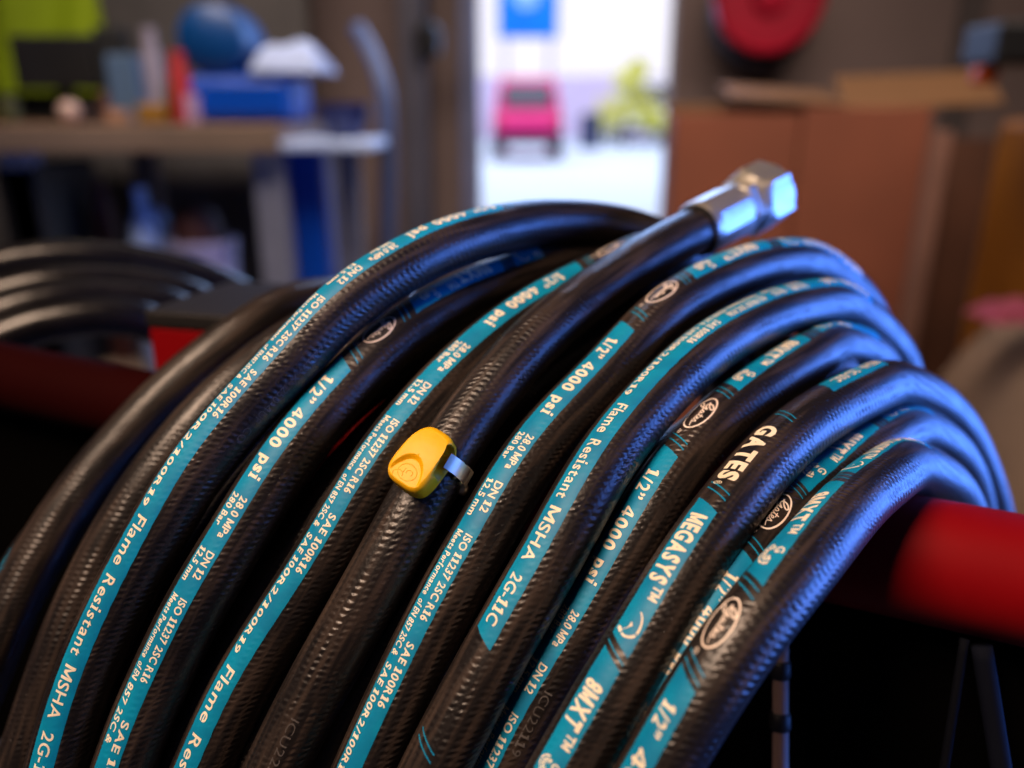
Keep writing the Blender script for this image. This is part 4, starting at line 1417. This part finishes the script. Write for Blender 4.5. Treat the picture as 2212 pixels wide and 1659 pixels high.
Y = BY + .3
small('box', 'tin', 285, 60, 118, plain("steel_blue_tin", (.09, .15, .24), .4), "dull blue tin standing right of the monitor", "tin")
# things on the lower shelf
Y = BY + .12
sh = .315
def shelf_item(px, wpx, ytop, fn):
    a, b = G(px - wpx / 2, 450, Y)[0], G(px + wpx / 2, 450, Y)[0]
    return fn((a + b) / 2, b - a, G(px, ytop, Y)[2])


def jug(x, w, zt):
    r = empty("plastic_jug", (x, Y, sh))
    tag(r, "pale blue plastic jug on the shelf under the workbench", "jug")
    m = plain("pale_blue_plastic", (.52, .66, .95), .4)
    hgt = zt - sh
    lathe("jug_body", [(w * .4, 0), (w * .5, .02), (w * .5, hgt * .62), (w * .36, hgt * .8), (w * .16, hgt * .9), (w * .16, hgt)], (x, Y, sh), m, r, n=28)
    tube("jug_handle", [(x + w * .48, Y, sh + hgt * .5), (x + w * .66, Y, sh + hgt * .6), (x + w * .62, Y, sh + hgt * .84), (x + w * .2, Y, sh + hgt * .9)], .012, m, r, 10)


shelf_item(305, 80, 405, jug)
def tub(x, w, zt):
    r = empty("plastic_bucket", (x, Y, sh))
    tag(r, "pale lilac bucket holding a dark brown lump on the shelf under the workbench", "bucket")
    hgt = zt - sh
    lathe("bucket_body", [(w * .38, 0), (w * .5, hgt), (w * .53, hgt), (w * .53, hgt + .015), (w * .46, hgt + .015), (w * .44, hgt - .02)], (x, Y, sh), plain("lilac_plastic", (.50, .45, .66), .4), r, n=28)
    tag(lathe("clay_lump", [(.01, hgt - .02), (w * .34, hgt - .018), (w * .38, hgt + .04), (w * .28, hgt + .09), (w * .05, hgt + .11)], (x - .01, Y, sh), plain("brown_clay", (.06, .015, .01), .7), n=20),
        "dark brown lump heaped in the lilac bucket", "lump")


shelf_item(430, 140, 530, tub)
def crate(x, w, zt):
    tag(box("tool_case", (x, Y + .05, (sh + zt) / 2), (w, .3, zt - sh), M_black, bevel=.01), "black case on the shelf near the left bench leg", "case")


shelf_item(95, 85, 350, crate)
def tubx(x, w, zt):
    tag(lathe("gas_bottle", [(w * .45, 0), (w * .5, .02), (w * .5, (zt - sh) * .8), (w * .3, (zt - sh) * .93), (w * .12, zt - sh)], (x, Y + .1, sh), plain("dull_red", (.09, .022, .016), .5), n=24),
        "dull red bottle on the shelf right of the black case", "bottle")


shelf_item(178, 55, 390, tubx)

# blue pillar stand with a bowl, right of the bench
Y = BY + .1
a, b = G(612, 400, Y)[0], G(708, 400, Y)[0]
std = empty("machine_stand", ((a + b) / 2, Y, 0))
tag(std, "saturated blue pillar stand with a pale tray right of the workbench", "stand")
zt2 = G(660, 322, Y)[2]
box("pillar", ((a + b) / 2, Y + .06, zt2 / 2), ((b - a) * .72, .14, zt2), M_blue, std, None, .01)
box("foot_plate", ((a + b) / 2, Y + .06, .015), (.34, .34, .03), M_blue, std)
c, d = G(625, 300, Y)[0], G(815, 300, Y)[0]
M_tray = plain("pale_blue_steel", (.55, .66, .92), .35)
box("tray", ((c + d) / 2, Y + .05, zt2 + .012), (d - c, .30, .024), M_tray, std)
box("side_plate", (G(740, 400, Y)[0], Y + .1, zt2 / 2), ((b - a) * .45, .05, zt2 - .01), M_leg, std)
bw_, bc = G(790, 200, Y)[0] - G(672, 200, Y)[0], (G(790, 200, Y)[0] + G(672, 200, Y)[0]) / 2
tag(lathe("bowl", [(bw_ * .25, 0), (bw_ * .42, .03), (bw_ * .5, .085), (bw_ * .47, .085), (bw_ * .38, .04), (bw_ * .02, .02)], (bc, Y + .05, zt2 + .0242), plain("navy_plastic", (.01, .015, .09), .4), n=32),
    "navy blue bowl standing on the pale tray", "bowl")
# pale cable hanging at the side of the tray
tag(tube("air_line", catmull([G(770, 60, Y + .3), G(800, 110, Y + .25), G(830, 200, Y + .2), G(838, 330, Y + .2), G(838, 520, Y + .2), G(838, 900, Y + .2)], 6), .022, plain("blue_grey_rubber", (.07, .10, .22), .5), None, 12),
    "blue grey air line hanging beside the tray", "cable")

# --- right side: cartons, reel, machine
M_card = plain("red_brown_card", (0.22, 0.062, 0.028), .8, 0, .12, 3)
M_tan = plain("tan_card", (0.155, 0.068, 0.021), .8, 0, .1, 3)
KY = 2.3
KD = 0.12
k0, k1, k2 = G(1440, 240, KY + KD) * np.array([1, 0, 1]) , G(1733, 232, KY), G(2010, 232, KY)
cart = empty("cardboard_box", ((k0[0] + k2[0]) / 2, KY + .06, 0))
tag(cart, "tall red brown cardboard box with a tan top flap right of the doorway", "box")
za, zb = G(1590, 246, KY)[2], G(1870, 232, KY)[2]
box("front_panel", ((k0[0] + k1[0]) / 2, KY, za / 2), (k1[0] - k0[0] - .004, .012, za), M_card, cart, None, .003)
box("front_panel", ((k1[0] + k2[0]) / 2, KY - .012, zb / 2), (k2[0] - k1[0], .012, zb), M_card, cart, None, .003)
for x_, z_ in ((k2[0] - .006, zb), (k0[0] + .006, za)):
    box("side_panel", (x_, KY + KD / 2 + .006, z_ / 2 - .002), (.012, KD - .014, z_ - .01), M_card, cart, None, .003)
box("back_panel", ((k0[0] + k2[0]) / 2, KY + KD, (zb + .01) / 2), (k2[0] - k0[0], .012, zb + .01), M_tan, cart, None, .003)
f0, f1 = G(1560, 205, KY + KD), G(2140, 185, KY + KD)
for fa, fb, tl, dz in ((0.0, 0.42, 14, .034), (0.43, 1.0, 38, .046)):
    xa_, xb_ = f0[0] + (f1[0] - f0[0]) * fa, f0[0] + (f1[0] - f0[0]) * fb
    box("top_flap", ((xa_ + xb_) / 2, KY + .10, zb + dz), (xb_ - xa_, .15, .008), M_tan, cart, Matrix.Rotation(math.radians(tl), 4, 'X') @ Matrix.Rotation(math.radians(-3 if fa else 4), 4, 'Y'), .003)
l0 = G(2042, 300, KY - .05)
tag(box("corner_board", (l0[0], KY - .03, l0[2] / 2 + .02), (.05, .02, l0[2]), plain("pale_pink_board", (.24, .115, .08), .7), bevel=.003), "pale pinkish upright board at the right edge of the cardboard box", "board")
l1 = G(2110, 300, KY + .05)
tag(box("brown_board", (l1[0], KY + .1, l1[2] / 2), (.16, .03, l1[2]), plain("dark_brown_board", (.12, .045, .022), .7), bevel=.003), "dark brown board standing right of the cardboard box", "board")
# red reel on the wall
ry = WY - .12
rc = G(1645, -5, ry)
rr_ = (G(1762, 0, ry)[0] - G(1528, 0, ry)[0]) / 2
reel = empty("hose_reel", rc)
tag(reel, "round red reel mounted high on the wall above the cardboard box", "reel")
M_rr = plain("crimson_enamel", (0.36, 0.004, 0.022), .35)
lathe("reel_disc", [(rr_ * .9, -.02), (rr_, -.012), (rr_, .012), (rr_ * .93, .02), (rr_ * .88, .006), (rr_ * .35, .004), (rr_ * .3, .03), (rr_ * .1, .036)], rc + np.array([0, -.1, 0]), M_rr, reel, (0, -1, 0), 48)
lathe("wound_hose", [(rr_ * .9, -.06), (rr_ * .98, -.03), (rr_ * .98, .03), (rr_ * .9, .06)], rc + np.array([0.01, 0.0, -.045]), plain("navy_rubber", (.02, .02, .035), .6), reel, (0, -1, 0), 48)
box("wall_bracket", (rc[0], ry + .1, rc[2] - .04), (.1, .1, .3), M_black, reel)
# seam strip on the wall
tag(box("wall_strip", (G(2090, 60, WY)[0], WY - .012, wh / 2), (.10, .02, wh - .02), plain("brown_grey_strip", (.075, .055, .05), .7), bevel=.003), "dark vertical strip on the wall right of the red reel", "strip")
# orange machine at right edge
OY = 1.7
o0 = G(2148, 300, OY + .4)[0]
orm = empty("orange_machine", (o0 + .25, OY + .2, 0))
tag(orm, "dark orange machine cabinet with a black head at the right edge", "machine")
zo = G(2180, 262, OY)[2]
box("cabinet", (o0 + .25, OY + .2, zo / 2 + .05), (.5, .4, zo - .1), plain("dull_orange", (0.24, 0.085, 0.004), .5), orm, None, .02)
zb0, zb1 = G(2180, 205, OY)[2], G(2180, -200, OY)[2]
box("head_column", (o0 + .30, OY + .2, (zo + zb1) / 2), (.5, .3, zb1 - zo), M_black, orm, None, .01)
h0_, h1_ = G(2070, 146, OY + .17), G(2240, 58, OY + .17)
box("head_arm", ((h0_[0] + h1_[0] + .1) / 2, OY + .1, (h0_[2] + h1_[2]) / 2), (h1_[0] - h0_[0] + .1, .14, h1_[2] - h0_[2]), M_black, orm, None, .01)
box("orange_knob", (G(2125, 165, OY + .1)[0], OY + .1, G(2125, 163, OY + .1)[2]), (.045, .04, .035), plain("signal_orange", (.55, .08, .01), .4), orm, None, .008)
for sx in (.05, .45):
    box("foot", (o0 + sx, OY + .2, .025), (.06, .3, .05), M_black, orm)
# tan sack with pink cloth
SY = 1.45
s0_, s1_ = G(2075, 800, SY + .25), G(2600, 800, SY + .25)
V, F = [], []
zt3, zb3 = G(2150, 694, SY + .2)[2] / 1.06, 0.0
for i in range(29):
    for j in range(21):
        a, b = i / 14 - 1, j / 10 - 1
        hgt = (max(0, 1 - abs(a) ** 3.2) * max(0, 1 - abs(b) ** 3.2)) ** .45
        V.append(((s0_[0] + s1_[0]) / 2 + a * (s1_[0] - s0_[0]) / 2, SY + .25 + b * .28, 0.003 + zt3 * hgt * (1 + .05 * math.sin(5 * a + 3) + .04 * math.sin(7 * b + 4 * a))))
for i in range(28):
    for j in range(20):
        q = i * 21 + j
        F.append((q, q + 21, q + 22, q + 1))
sack = from_arrays("sack", V, F, plain("tan_canvas", (.20, .13, .085), .9, 0, .15, 5))
tag(sack, "full tan canvas sack on the floor at the right edge", "sack")
pk = G(2185, 668, SY + .18)
V, F = [], []
for i in range(17):
    for j in range(11):
        a, b = i / 8 - 1, j / 5 - 1
        V.append((pk[0] + .03 + a * .075, SY + .22 + b * .06, zt3 * 1.06 + .004 + .035 * max(0, 1 - a * a) ** .5 * max(0, 1 - b * b) ** .5 * (1 + .2 * math.sin(9 * a))))
for i in range(16):
    for j in range(10):
        q = i * 11 + j
        F.append((q, q + 11, q + 12, q + 1))
tag(from_arrays("cloth", V, F, plain("pink_cloth", (.24, .03, .06), .9)), "small pink cloth lying on the tan sack", "cloth")
